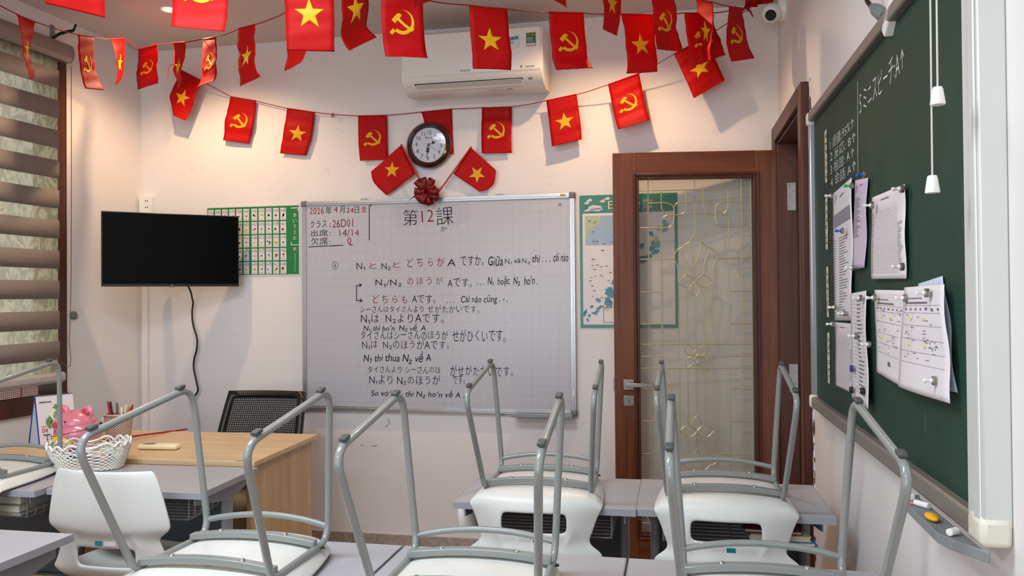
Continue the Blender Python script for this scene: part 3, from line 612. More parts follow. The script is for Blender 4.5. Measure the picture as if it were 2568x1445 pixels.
for r, row in enumerate(rows):
    for c in range(11):
        ch = row[c] if c < len(row) else ' '
        x = .015+c*(cw+.0055)+(.006 if c > 5 else 0); z = hh-.014-(r+1)*chh-r*.0025
        rect(bm, PH2, x, z, x+cw-.004, z+chh-.005)
        if ch != ' ':
            letters(bp, ch, PH3, (x+.018, z+.048, x+.034, z+.066)); stroke(bp, PH3, [(x+.006, z+.06), (x+.013, z+.052)], .002); stroke(bp, PH3, [(x+.006, z+.053), (x+.013, z+.061)], .0015)
        k = R.randrange(6); n = R.randint(1, 3)
        for q in range(n):
            cx, cz_ = x+.018+R.uniform(-.007, .007)*(n > 1), z+.028+R.uniform(-.006, .006)*(n > 1)
            a0 = R.uniform(0, 6); pts = [(cx+R.uniform(.003, .0085)*cos(a0+i*.7), cz_+R.uniform(.003, .0085)*sin(a0+i*.7)) for i in range(9)]
            poly(bc, [PH3(*p) for p in pts], mi=k)
        stroke(bp, PH3, [(x+.01, z+.008), (x+.026, z+.008)], .0012)
obj('picture_cards', bm, paper_m, hp, world=True, smooth=False); obj('kana', bp, inkd_m, hp, world=True, smooth=False); obj('pictures', bc, cols, hp, world=True, smooth=False)
bm = NB()
for i, ch in enumerate('﹁あいうえお﹂表'): letters(bm, ch, PH2, (hw-.045, hh-.042-i*.033, hw-.020, hh-.020-i*.033), keep=True)
for i, ch in enumerate('ひらがなとことば'): letters(bm, ch, PH2, (hw-.036, hh-.297-i*.0135, hw-.026, hh-.287-i*.0135), keep=True)
obj('title', bm, paper_m, hp, world=True, smooth=False)

mp = thing('map_poster', 'green bordered map of Japan half hidden behind the open door', 'poster', (-.23, BACK, 1.247))
MX0, MX1, MZ0, MZ1 = -.489, .030, 1.247, 1.962; mw_, mh = MX1-MX0, MZ1-MZ0
bm = NB(); box(bm, ((MX0+MX1)/2, BACK-.002, (MZ0+MZ1)/2), (mw_, .003, mh)); obj('sheet', bm, mat('teal_print_gloss', '#067552', .22), mp, world=True)
Q1, Q2, Q3, Q3b = (plane((MX0, BACK-o, MZ0), (1, 0, 0), (0, 0, 1)) for o in (.0045, .0052, .0058, .0061))
bm = NB(); rect(bm, Q1, .016, .018, mw_-.016, mh-.098); obj('sea', bm, mat('map_sea', '#e3dcdc', .4), mp, world=True)
bm = NB(); rect(bm, Q2, .03, mh-.27, .24, mh-.112); obj('inset_map', bm, mat('inset_blue', '#9fb2c8', .4), mp, world=True)
txt = NB(); LM = [mat('land_teal', '#4f8fa6', .5), mat('land_green', '#b9c59a', .5), mat('land_pale', '#7fa7b5', .5), mat('land_sand', '#d7c79e', .5)]
def blob(b, P, u, v, ru, rv, n=14, rot=0, mi=0):
    pts = []
    for i in range(n):
        a = 2*pi*i/n; q = R.uniform(.62, 1.1); x, y = ru*q*cos(a), rv*q*sin(a); pts.append((u+x*cos(rot)-y*sin(rot), v+x*sin(rot)+y*cos(rot)))
    poly(b, [P(*p) for p in pts], mi=mi)
bm = NB(); poly(bm, [Q3(u, mh-.115-v) for u, v in ((.031, 0), (.115, 0), (.11, .03), (.095, .05), (.075, .06), (.06, .08), (.045, .09), (.042, .13), (.031, .12))]); obj('coast', bm, LM[1], mp, world=True, smooth=False)
for u, v, a, b, r in ((.085, .085, .022, .010, .7), (.105, .11, .02, .009, .8), (.022, .075, .010, .016, 0), (.03, .09, .008, .012, 0), (.062, .115, .012, .008, .8)): bm = NB(); blob(bm, Q3, u, v, a, b, rot=r); obj('island', bm, LM[0], mp, world=True, smooth=False)
for k in range(44):
    t_ = k/43; u, v = .03+.42*t_**.9, .05+.50*t_**1.15
    wd = .010 if t_ < .18 else .040; u += R.uniform(-wd, wd); v += R.uniform(-wd, wd)*.8; q_ = (.006, .012) if t_ < .18 else (.012, .034)
    if u > mw_-.03: continue
    bm = NB(); blob(bm, plane((MX0, BACK-.0055-k*.00012, MZ0), (1, 0, 0), (0, 0, 1)), u, v, R.uniform(*q_), R.uniform(*q_)*.75, 15, R.uniform(0, 3)); obj('island', bm, LM[R.choice((0, 0, 0, 2, 2, 3 if t_ > .18 else 0, 1 if t_ > .5 else 0))], mp, world=True, smooth=False)
for k in range(46):
    u, v = R.uniform(.04, .22), R.uniform(.12, mh-.13); stroke(txt, plane((MX0, BACK-.0113, MZ0), (1, 0, 0), (0, 0, 1)), [(u, v), (u+R.uniform(.006, .014), v)], .003)
Q4 = plane((MX0, BACK-.0113, MZ0), (1, 0, 0), (0, 0, 1))
for a, b in (((.125, .03), (.29, .03)), ((.29, .03), (.29, .11)), ((.29, .11), (.125, .11)), ((.125, .11), (.125, .03))): stroke(txt, Q4, [a, b], .0018)
obj('place_names', txt, inkd_m, mp, world=True, smooth=False)
bm = NB()
for i, ch in enumerate('日本地図'): letters(bm, ch, Q2, (.155+i*.062, mh-.078, .200+i*.062, mh-.034))
obj('title', bm, mat('title_cream', '#efe6b4', .5), mp, world=True, smooth=False)
bm = NB()
poly(bm, [Q2(u, mh-v) for u, v in ((.025, .088), (.035, .07), (.07, .052), (.115, .058), (.125, .078), (.10, .088), (.07, .084))])
for u, v in ((.04, .042), (.055, .028), (.125, .035), (.15, .022)): disc(bm, Q2, u, mh-v, .015, .006); disc(bm, Q3, u+.004, mh-v+.005, .008, .006)
obj('train_and_clouds', bm, paper_m, mp, world=True, smooth=False)
bm = NB(); stroke(bm, Q3, [(.033, mh-.074), (.046, mh-.067)], .006); stroke(bm, Q3, [(.06, mh-.078), (.115, mh-.072)], .004); obj('train_stripe', bm, navy_m, mp, world=True, smooth=False)

# ================================================================== FLAGS
FW_, FH_ = .155, .245
def lerp(a, b, t): return V(a)*(1-t)+V(b)*t
def cat(rows, v, side):
    n = len(rows)-1; x = min(max(v, -.05), 1.05)*n; i = min(max(int(x), 0), n-1); t = x-i
    p = [V(rows[min(max(i+k, 0), n)][side]) for k in (-1, 0, 1, 2)]
    return .5*((2*p[1])+(-p[0]+p[2])*t+(2*p[0]-5*p[1]+4*p[2]-p[3])*t*t+(-p[0]+3*p[1]-3*p[2]+p[3])*t**3)
def flag_surface(rows, seed):
    rr = random.Random(seed); ph = [rr.uniform(0, 6.28) for _ in range(4)]; am = rr.uniform(.0008, .0022); cre = rr.uniform(.76, .82); kz = [rr.uniform(-.0035, .0035) for _ in range(6)]; tilt = rr.choice((-1, 1))*rr.uniform(.06, .20)
    l0, r0 = V(rows[0][0]), V(rows[0][1]); lN = V(rows[-1][0]); nrm = (r0-l0).cross(lN-l0).normalized()
    if nrm.y > 0: nrm = -nrm
    def S(u, v, o=0):
        l, r = cat(rows, v, 0), cat(rows, v, 1); p = l*(1-u)+r*u
        w = am*(sin(13*v+ph[0])+.7*sin(29*v+ph[1]+2*u))+.0022*sin(5*u+7*v+ph[2])*min(1, v*4)
        q = min(max(v, 0), .999)*5; i = int(q); w += kz[i]*(1-q+i)+kz[i+1]*(q-i)      # folded creases
        w += max(0, v-cre)*tilt*FH_
        return p+nrm*(w+o)
    return S
def shape_mesh(bm, loops, S, cu, cv, offs, cuts=3):
    for lp in loops:
        for o in offs:
            t = bmesh.new(); t.faces.new([t.verts.new((x, y, 0)) for x, y in lp])
            bmesh.ops.triangulate(t, faces=t.faces[:]); bmesh.ops.subdivide_edges(t, edges=t.edges[:], cuts=cuts, use_grid_fill=True)
            mp_ = {v: bm.verts.new(S(cu+v.co.x/FW_, cv-v.co.y/FH_, o)) for v in t.verts}
            for f in t.faces:
                try: bm.faces.new([mp_[v] for v in f.verts])
                except ValueError: pass
            t.free()
def star_loop(r=.050, a=0):
    return [[(cos(pi/2+a+k*pi/5)*(r if k % 2 == 0 else r*.4), sin(pi/2+a+k*pi/5)*(r if k % 2 == 0 else r*.4)) for k in range(10)]]
def hs_loops(s=.044):
    o = []; n = 16
    for k in range(n+1): a = radians(92-k*227/n); o.append((cos(a), sin(a)))
    for k in range(n+1): a = radians(-135+k*227/n); f = 1-k/n; t = .30*sin(min(1, f*1.25)*pi*.55)*(1 if f > .08 else f*12); o.append(((1-t)*cos(a), (1-t)*sin(a)))
    d, e = V((-.707, -.707, 0)), V((.707, -.707, 0)); hc = V((-.80, -.66, 0))
    hnd = [hc+d*-.1+e*.17, hc+d*-.1-e*.15, hc+d*.36-e*.15, hc+d*.36+e*.17]
    h, g = V((.72, -.69, 0)).normalized(), V((.69, .72, 0)).normalized(); q = V((-.42, .38, 0))
    bar = [q+g*.11, q-g*.11, q+h*1.62-g*.13, q+h*1.62+g*.13]
    head = [q+h*.18+g*.42, q+h*.18-g*.46, q-h*.24-g*.46, q-h*.24+g*.22, q-h*.10+g*.42]
    cap = [q+h*1.42+g*.28, q+h*1.42-g*.05, q+h*1.66-g*.05, q+h*1.66+g*.28]
    return [[(x*s, y*s) for x, y in lp] for lp in [o]+[[(p.x, p.y) for p in L] for L in (hnd, bar, head, cap)]]
ROWN = {'a': 'cord along the left wall', 'b': 'lowest cord over the clock', 'c': 'cord in front of the air conditioner', 'd': 'topmost cord', 'e': 'cord above the frame'}
FLAB = [
 'narrow twisted red star flag hanging in front of the window blind', 'red hammer-and-sickle flag beside the blind cassette end', 'thin twisted red star flag near the left wall corner',
 'red hammer-and-sickle flag hanging right at the left ceiling corner', 'folded red star flag overlapping the tilted star flag left', 'red hammer-and-sickle flag right of the tilted star flag', 'wavy red star flag left of the largest star flag',
 'tilted red star flag at the left end of the lowest cord', 'red hammer-and-sickle flag leftmost on the lowest cord', 'red star flag on the lowest cord above the whiteboard left corner', 'red hammer-and-sickle flag just left of the clock',
 'plain looking red flag tucked behind the wall clock', 'red hammer-and-sickle flag right of the clock on the lowest cord', 'red star flag below the right end of the air conditioner', 'tilted red hammer-and-sickle flag above the door top left corner', 'tilted red star flag at the right end of the lowest cord',
 'red star flag hanging in front of the air conditioner', 'red hammer-and-sickle flag with orange hem right of the air conditioner', 'bright red star flag over the tilted hammer-and-sickle flag at right', 'red hammer-and-sickle flag mostly covered by a thin star flag',
 'plain red flag corner at the upper left edge of the photo', 'large red hammer-and-sickle flag beside the lit downlight', 'largest red star flag, nearest on the topmost cord', 'folded red flag tip showing below the largest star flag', 'twisted red star flag between the largest star flag and the air conditioner',
 'large red hammer-and-sickle flag at the air conditioner left top', 'small red flag tip above the air conditioner left half', 'small pinkish red flag tip above the air conditioner right end', 'narrow red star flag cut by the top edge right of centre', 'red hammer-and-sickle flag between two star flags at upper right', 'thin dark red star flag in front of a hammer-and-sickle flag', 'red hammer-and-sickle flag closest to the security camera']
for i, (s, e, rows) in enumerate([('a','s',[((-2.4354,2.5992,2.5095),(-2.4621,2.7161,2.5235)),((-2.4284,2.6011,2.4596),(-2.4734,2.7143,2.4793)),((-2.4214,2.6031,2.4097),(-2.4848,2.7125,2.435)),((-2.416,2.6047,2.3596),(-2.4834,2.7132,2.3896)),((-2.4105,2.6064,2.3097),(-2.4777,2.7149,2.3443)),((-2.3962,2.6098,2.2614),(-2.4706,2.7168,2.2992))]),('a','h',[((-2.5783,3.0795,2.5981),(-2.5959,3.1981,2.6264)),((-2.5758,3.0806,2.5497),(-2.5923,3.1994,2.5759)),((-2.5732,3.0816,2.5013),(-2.5887,3.2006,2.5254)),((-2.5706,3.0826,2.4529),(-2.5852,3.2019,2.4748)),((-2.5621,3.0849,2.4056),(-2.573,3.2049,2.4266)),((-2.5495,3.0879,2.3589),(-2.5517,3.2096,2.3808))]),('a','s',[((-2.7704,3.5493,2.7428),(-2.7834,3.6687,2.7836)),((-2.7636,3.5512,2.696),(-2.7872,3.6685,2.7336)),((-2.7568,3.5531,2.6491),(-2.791,3.6683,2.6836)),((-2.75,3.555,2.6023),(-2.7948,3.668,2.6336)),((-2.7473,3.556,2.5557),(-2.8052,3.6665,2.5857)),((-2.7609,3.5538,2.5104),(-2.8307,3.6618,2.5427))]),('a','h',[((-2.7836,3.7702,2.756),(-2.6125,3.6839,2.7428)),((-2.7845,3.7687,2.7123),(-2.612,3.6862,2.7035)),((-2.7854,3.767,2.6687),(-2.6117,3.6887,2.6641)),((-2.7861,3.7652,2.6251),(-2.6114,3.6913,2.6247)),((-2.7872,3.7627,2.5814),(-2.6115,3.6945,2.5855)),((-2.7935,3.7632,2.5391),(-2.6191,3.6921,2.5461))]),('a','s',[((-2.4454,3.5845,2.7104),(-2.3131,3.4891,2.6732)),((-2.4459,3.5849,2.6636),(-2.3209,3.488,2.6284)),((-2.4464,3.5853,2.6168),(-2.3287,3.487,2.5835)),((-2.4468,3.5857,2.57),(-2.3336,3.4865,2.5383)),((-2.4379,3.588,2.5242),(-2.338,3.4861,2.493)),((-2.4242,3.5913,2.4796),(-2.344,3.4853,2.4479))]),('a','h',[((-2.3018,3.6132,2.7272),(-2.1717,3.5173,2.6993)),((-2.3038,3.6134,2.6778),(-2.1701,3.5181,2.6552)),((-2.3059,3.6135,2.6284),(-2.1685,3.5189,2.611)),((-2.308,3.6136,2.579),(-2.1668,3.5197,2.5669)),((-2.3134,3.613,2.5301),(-2.1683,3.5199,2.523)),((-2.3278,3.6106,2.4828),(-2.1759,3.5188,2.4795))]),('a','s',[((-1.8347,3.1477,2.5917),(-1.7021,3.0522,2.5671)),((-1.8357,3.148,2.5411),(-1.7022,3.0527,2.5218)),((-1.8367,3.1483,2.4906),(-1.7022,3.0531,2.4765)),((-1.8377,3.1487,2.4401),(-1.7023,3.0536,2.4312)),((-1.8317,3.1504,2.3902),(-1.7024,3.0541,2.3859)),((-1.8219,3.1529,2.3407),(-1.6781,3.0594,2.3498))]),('b','s',[((-2.823,4.21,2.7694),(-2.6882,4.21,2.6975)),((-2.8498,4.21,2.7179),(-2.7085,4.21,2.6514)),((-2.8766,4.21,2.6663),(-2.7288,4.21,2.6052)),((-2.9007,4.206,2.6134),(-2.7493,4.21,2.559)),((-2.8846,4.206,2.5568),(-2.7698,4.21,2.5127)),((-2.866,4.206,2.5),(-2.7904,4.21,2.4664))]),('b','h',[((-2.5471,4.278,2.6147),(-2.3829,4.278,2.5795)),((-2.5598,4.278,2.5639),(-2.389,4.278,2.5286)),((-2.5725,4.278,2.5131),(-2.3951,4.278,2.4777)),((-2.5828,4.274,2.4612),(-2.4012,4.278,2.4268)),((-2.5881,4.274,2.409),(-2.4154,4.278,2.3777)),((-2.5925,4.274,2.3566),(-2.4302,4.278,2.3286))]),('b','s',[((-2.186,4.278,2.5242),(-2.012,4.278,2.4916)),((-2.1946,4.278,2.4724),(-2.0189,4.278,2.4411)),((-2.2032,4.278,2.4205),(-2.0257,4.278,2.3907)),((-2.2097,4.274,2.3678),(-2.0363,4.278,2.3411)),((-2.2214,4.274,2.3166),(-2.0534,4.278,2.2932)),((-2.2331,4.274,2.2654),(-2.0704,4.278,2.2451))]),('b','h',[((-1.7485,4.278,2.4569),(-1.576,4.278,2.4523)),((-1.7482,4.278,2.4057),(-1.575,4.278,2.402)),((-1.7479,4.278,2.3546),(-1.5741,4.278,2.3518)),((-1.7459,4.274,2.3026),(-1.5731,4.278,2.3015)),((-1.7443,4.274,2.2516),(-1.5726,4.278,2.2513)),((-1.7389,4.274,2.2006),(-1.573,4.278,2.2011))]),('b','n',[((-1.3774,4.291,2.4627),(-1.1983,4.291,2.4709)),((-1.3623,4.291,2.419),(-1.1968,4.291,2.4194)),((-1.3533,4.291,2.3746),(-1.1954,4.291,2.368)),((-1.3497,4.287,2.3284),(-1.1934,4.291,2.3166)),((-1.3474,4.287,2.2831),(-1.1911,4.291,2.2652)),((-1.345,4.287,2.2379),(-1.1887,4.291,2.2139))]),('b','h',[((-1.0235,4.278,2.465),(-0.855,4.278,2.4601)),((-1.0246,4.278,2.4142),(-0.8561,4.278,2.4093)),((-1.0256,4.278,2.3635),(-0.8572,4.278,2.3585)),((-1.0257,4.274,2.3119),(-0.8582,4.278,2.3077)),((-1.0249,4.274,2.2611),(-0.8571,4.278,2.2568)),((-1.0223,4.274,2.2104),(-0.8549,4.278,2.206))]),('b','s',[((-0.6557,4.235,2.4714),(-0.4918,4.235,2.4963)),((-0.6497,4.235,2.4217),(-0.4854,4.235,2.4478)),((-0.6436,4.235,2.3719),(-0.4791,4.235,2.3994)),((-0.637,4.231,2.3214),(-0.4727,4.235,2.3509)),((-0.6318,4.231,2.2718),(-0.4686,4.235,2.3025)),((-0.627,4.231,2.2221),(-0.4662,4.235,2.2539))]),('b','h',[((-0.3211,4.2,2.5282),(-0.159,4.2,2.5768)),((-0.3123,4.2,2.4799),(-0.1498,4.2,2.527)),((-0.3036,4.2,2.4316),(-0.1407,4.2,2.4773)),((-0.2945,4.196,2.3825),(-0.1315,4.2,2.4277)),((-0.2835,4.196,2.3348),(-0.1203,4.2,2.3785)),((-0.2711,4.196,2.2875),(-0.1061,4.2,2.33))]),('b','s',[((0.019,4.15,2.652),(0.1745,4.15,2.7247)),((0.039,4.15,2.6059),(0.1941,4.15,2.6804)),((0.059,4.15,2.56),(0.2136,4.15,2.6363)),((0.0787,4.146,2.513),(0.233,4.15,2.5922)),((0.0974,4.146,2.4668),(0.2516,4.15,2.5479)),((0.116,4.146,2.4206),(0.2701,4.15,2.5036))]),('c','s',[((-0.7468,2.9325,2.5281),(-0.6161,3.0122,2.5337)),((-0.7462,2.9363,2.4812),(-0.6119,3.0104,2.4854)),((-0.7457,2.9407,2.4343),(-0.6076,3.0081,2.437)),((-0.7433,2.9431,2.3867),(-0.6037,3.008,2.3895)),((-0.7394,2.9438,2.3385),(-0.6003,3.0098,2.3426)),((-0.7347,2.9391,2.2888),(-0.6016,3.0161,2.297))]),('c','h',[((-0.5022,3.3307,2.622),(-0.3631,3.4058,2.6338)),((-0.4996,3.3332,2.5731),(-0.3593,3.4057,2.5849)),((-0.497,3.3357,2.5242),(-0.3555,3.4055,2.5359)),((-0.4929,3.338,2.4752),(-0.3505,3.406,2.4874)),((-0.4887,3.3404,2.4263),(-0.3456,3.4066,2.4388)),((-0.4798,3.3614,2.3835),(-0.3264,3.3922,2.389))]),('c','s',[((-0.2017,3.3755,2.6055),(-0.0732,3.48,2.63)),((-0.1922,3.3734,2.5551),(-0.0693,3.4859,2.5828)),((-0.1836,3.3725,2.505),(-0.0652,3.4905,2.5351)),((-0.1801,3.375,2.4558),(-0.0596,3.4907,2.4861)),((-0.1768,3.378,2.4067),(-0.0538,3.4907,2.437)),((-0.1745,3.3824,2.3579),(-0.0471,3.4892,2.3877))]),('c','h',[((0.0628,3.5722,2.6583),(0.1862,3.6936,2.6908)),((0.0673,3.5773,2.6118),(0.1955,3.6922,2.6512)),((0.0718,3.5837,2.5656),(0.2047,3.6895,2.6112)),((0.076,3.5936,2.5204),(0.2149,3.6834,2.5706)),((0.0802,3.6202,2.4797),(0.2265,3.661,2.5259)),((0.0943,3.6294,2.4352),(0.2427,3.6587,2.489))]),('d','n',[((-1.5722,1.7639,2.4329),(-1.4137,1.7961,2.4008)),((-1.5727,1.7643,2.3833),(-1.4156,1.7963,2.3502)),((-1.5732,1.7647,2.3337),(-1.4175,1.7964,2.2995)),((-1.5739,1.7651,2.2841),(-1.4195,1.7966,2.2489)),((-1.5753,1.7654,2.2345),(-1.4234,1.7963,2.1983)),((-1.5767,1.7656,2.1849),(-1.4273,1.7961,2.1478))]),('d','h',[((-1.4031,2.0527,2.4499),(-1.2465,2.0844,2.4314)),((-1.4036,2.0532,2.4005),(-1.2474,2.0848,2.3821)),((-1.4041,2.0536,2.351),(-1.2482,2.0852,2.3329)),((-1.4046,2.054,2.3016),(-1.249,2.0855,2.2837)),((-1.4051,2.0545,2.2521),(-1.2509,2.0857,2.2345)),((-1.4056,2.0549,2.2027),(-1.2535,2.0857,2.1853))]),('d','s',[((-1.2031,2.3378,2.4542),(-1.0463,2.3693,2.4529)),((-1.2021,2.3385,2.4059),(-1.0468,2.3698,2.4036)),((-1.201,2.3392,2.3576),(-1.0473,2.3702,2.3543)),((-1.1999,2.34,2.3093),(-1.0478,2.3706,2.305)),((-1.194,2.3313,2.2577),(-1.0525,2.3806,2.2591)),((-1.1888,2.3259,2.2075),(-1.0558,2.3874,2.2118))]),('e','n',[((-1.3513,2.6338,2.5044),(-1.2207,2.5382,2.4582)),((-1.3492,2.6348,2.4504),(-1.2221,2.5384,2.4116)),((-1.3471,2.6358,2.3964),(-1.2235,2.5386,2.3649)),((-1.3462,2.6366,2.3424),(-1.2249,2.5389,2.3182)),((-1.3477,2.6369,2.2884),(-1.2265,2.539,2.2715)),((-1.3624,2.6345,2.237),(-1.2459,2.5356,2.2297))]),('d','s',[((-1.0881,2.5131,2.5258),(-1.0512,2.6424,2.5814)),((-1.0866,2.514,2.4704),(-1.0468,2.6438,2.5309)),((-1.0851,2.5149,2.415),(-1.0423,2.6453,2.4804)),((-1.0836,2.5159,2.3597),(-1.0417,2.6459,2.4296)),((-1.0851,2.5161,2.3043),(-1.0423,2.6464,2.3789)),((-1.0677,2.5248,2.254),(-1.0135,2.648,2.3352))]),('d','h',[((-0.9696,2.5739,2.4808),(-0.8413,2.6491,2.5026)),((-0.9675,2.5734,2.4324),(-0.8411,2.6511,2.4525)),((-0.9654,2.573,2.3841),(-0.8408,2.6531,2.4022)),((-0.9633,2.5726,2.3359),(-0.8405,2.6549,2.3519)),((-0.9585,2.5738,2.2883),(-0.8361,2.6567,2.3015)),((-0.954,2.5777,2.2415),(-0.8281,2.6564,2.2506))]),('e','n',[((-0.7937,2.419,2.5574),(-0.7464,2.5504,2.6105)),((-0.7953,2.4192,2.5142),(-0.7491,2.5503,2.5699)),((-0.7969,2.4193,2.471),(-0.7517,2.5502,2.5293)),((-0.7985,2.4195,2.4278),(-0.7548,2.55,2.4889)),((-0.8013,2.4194,2.3847),(-0.7666,2.5481,2.45)),((-0.8046,2.4192,2.3416),(-0.7785,2.5461,2.4112))]),('e','n',[((-0.4315,2.7458,2.6657),(-0.3602,2.882,2.7185)),((-0.4285,2.7469,2.6237),(-0.3626,2.8821,2.6685)),((-0.4255,2.7479,2.5818),(-0.365,2.8821,2.6184)),((-0.4225,2.749,2.5399),(-0.3674,2.8822,2.5684)),((-0.4194,2.75,2.4979),(-0.3701,2.8822,2.5183)),((-0.4076,2.7529,2.4576),(-0.3741,2.8819,2.4684))]),('d','s',[((-0.2715,3.1359,2.695),(-0.1811,3.2737,2.7387)),((-0.2663,3.1363,2.6504),(-0.1861,3.2744,2.6876)),((-0.2612,3.1378,2.6062),(-0.1911,3.274,2.6361)),((-0.2573,3.139,2.5619),(-0.1971,3.2733,2.5847)),((-0.2547,3.14,2.5175),(-0.2032,3.2726,2.5333)),((-0.2521,3.141,2.473),(-0.2093,3.272,2.4819))]),('d','h',[((-0.0723,3.328,2.6797),(0.0186,3.4683,2.7163)),((-0.07,3.329,2.6305),(0.0231,3.4698,2.6648)),((-0.0678,3.3302,2.5815),(0.0277,3.471,2.6132)),((-0.0655,3.3321,2.5327),(0.0322,3.4715,2.5614)),((-0.062,3.3356,2.4844),(0.0407,3.4716,2.5098)),((-0.0571,3.3397,2.4362),(0.051,3.4716,2.4585))]),('d','s',[((0.1134,3.6401,2.7441),(0.1785,3.5315,2.6834)),((0.1186,3.6418,2.6896),(0.1835,3.533,2.6323)),((0.1239,3.6434,2.6352),(0.1866,3.5342,2.5813)),((0.1277,3.6448,2.5807),(0.1794,3.5333,2.5305)),((0.1314,3.6461,2.5261),(0.1722,3.5324,2.4797)),((0.135,3.6474,2.4715),(0.165,3.5315,2.4289))]),('d','h',[((0.2581,3.6493,2.7),(0.3242,3.7846,2.7356)),((0.2538,3.649,2.6505),(0.3311,3.7865,2.6886)),((0.2495,3.6487,2.601),(0.3382,3.7885,2.6416)),((0.2498,3.6492,2.5515),(0.3489,3.7911,2.5953)),((0.2519,3.651,2.5021),(0.3595,3.7929,2.5488)),((0.2542,3.6563,2.4537),(0.3698,3.7912,2.5013))])]):
    org = (V(rows[0][0])+V(rows[0][1]))/2
    t = thing('bunting_flag', FLAB[i], 'flag', org, 0, 'red bunting flags on cords'); S = flag_surface(rows, 100+i)
    bm = NB(); surf(bm, lambda u, v: S(u, v), 8, 30); obj('cloth', bm, flag_m, t, world=True, solid=.0006)
    if e != 'n':
        bm = NB(); shape_mesh(bm, star_loop() if e == 's' else hs_loops(), S, .5, .53 if e == 's' else .5, (.0012, -.0012))
        obj('star_emblem' if e == 's' else 'hammer_and_sickle_emblem', bm, gold_m, t, world=True, solid=.0003)
    bm = NB(); tube(bm, [S(u/6, .004) for u in range(7)], .0035, 6); obj('hem', bm, flag_m, t, world=True)
def cord(name, pts, label):
    bm = NB(); q = [V(p) for p in pts]; out = []
    for a, b in zip(q, q[1:]):
        n = max(2, int((b-a).length/.05))
        for k in range(n): t = k/n; out.append(a*(1-t)+b*t+V((R.uniform(-1, 1), R.uniform(-1, 1), R.uniform(-1, 1)))*.0012-V((0, 0, .010*(b-a).length*4*t*(1-t))))
    out.append(q[-1]); tube(bm, out, .0024, 6); o = obj(name, bm, string_m); tag(o, label, 'garland', 'red bunting cords'); return o
cord('flag_garland', [(-2.3013,2.2799,2.459),(-2.428,2.5088,2.5117),(-2.4354,2.5992,2.5095),(-2.4621,2.7161,2.5235),(-2.5783,3.0795,2.5981),(-2.5959,3.1981,2.6264),(-2.7704,3.5493,2.7428),(-2.7834,3.6687,2.7836),(-2.7836,3.7702,2.756),(-2.6125,3.6839,2.7428),(-2.4454,3.5845,2.7104),(-2.3131,3.4891,2.6732),(-2.3018,3.6132,2.7272),(-2.1717,3.5173,2.6993),(-1.8347,3.1477,2.5917),(-1.7021,3.0522,2.5671),(-1.489,2.9015,2.5482),(-1.2855,2.7386,2.5302),(-1.1033,2.5714,2.516)], 'red bunting cord running along the left wall past the corner')
kb = cord('flag_garland', [(-2.7485,3.973,2.6543),(-2.7412,3.9737,2.7232),(-2.7106,3.9797,2.734),(-2.823,4.21,2.7694),(-2.6882,4.21,2.6975),(-2.5471,4.278,2.6147),(-2.3829,4.278,2.5795),(-2.186,4.278,2.5242),(-2.012,4.278,2.4916),(-1.7485,4.278,2.4569),(-1.576,4.278,2.4523),(-1.3774,4.291,2.4627),(-1.1983,4.291,2.4709),(-1.0235,4.278,2.465),(-0.855,4.278,2.4601),(-0.6557,4.235,2.4714),(-0.4918,4.235,2.4963),(-0.3211,4.2,2.5282),(-0.159,4.2,2.5768),(0.019,4.15,2.652),(0.1745,4.15,2.7247),(0.2246,4.091,2.7402),(0.2918,4.0837,2.7746),(0.3866,4.0716,2.8323)], 'lowest red bunting cord sagging across above the clock')
cord('flag_garland', [(-0.8981,2.5621,2.481),(-0.8369,2.7274,2.4792),(-0.7468,2.9325,2.5281),(-0.6161,3.0122,2.5337),(-0.5022,3.3307,2.622),(-0.3631,3.4058,2.6338),(-0.2017,3.3755,2.6055),(-0.0732,3.48,2.63),(0.0628,3.5722,2.6583),(0.1862,3.6936,2.6908),(0.2732,3.8152,2.7375),(0.3866,4.0716,2.8323)], 'red bunting cord crossing in front of the air conditioner')
cord('flag_garland', [(-1.5666,1.5103,2.3965),(-1.5722,1.7639,2.4329),(-1.4137,1.7961,2.4008),(-1.4031,2.0527,2.4499),(-1.2465,2.0844,2.4314),(-1.2031,2.3378,2.4542),(-1.0463,2.3693,2.4529),(-1.0881,2.5131,2.5258),(-1.0512,2.6424,2.5814),(-0.9696,2.5739,2.4808),(-0.8413,2.6491,2.5026),(-0.2715,3.1359,2.695),(-0.1811,3.2737,2.7387),(-0.0723,3.328,2.6797),(0.0186,3.4683,2.7163),(0.1134,3.6401,2.7441),(0.1785,3.5315,2.6834),(0.2581,3.6493,2.7),(0.3242,3.7846,2.7356),(0.3905,4.0723,2.8362)], 'topmost red bunting cord running off the top of the photo')
cord('flag_garland', [(-1.4786,2.4433,2.6614),(-1.3513,2.6338,2.5044),(-1.2207,2.5382,2.4582),(-0.7937,2.419,2.5574),(-0.7464,2.5504,2.6105),(-0.4315,2.7458,2.6657),(-0.3602,2.882,2.7185),(-0.1779,3.1109,2.8636),(0.0383,3.4588,3.0183)], 'red bunting cord strung farthest above the air conditioner')
bm = NB()
for k in range(5): a = k*1.3; c = V((-1.901, 4.274, 2.467)); tube(bm, [c, c+V((cos(a)*.012, -.006, sin(a)*.014))], .0022, 5)
tag(obj('cord_knot', bm, string_m), 'small red knot tied on the lowest bunting cord', 'knot')
bm = NB()
for k in range(9):
    c = V((.36+.03*R.random(), 4.02, 2.83)); d = V((R.uniform(-.05, .05), R.uniform(-.03, .03), R.uniform(-.06, .03))); w = V((0, .006, .012))
    f = [c-w, c+w, c+d+w*.6, c+d-w*.6]; bm.faces.new([bm.verts.new(p) for p in f])
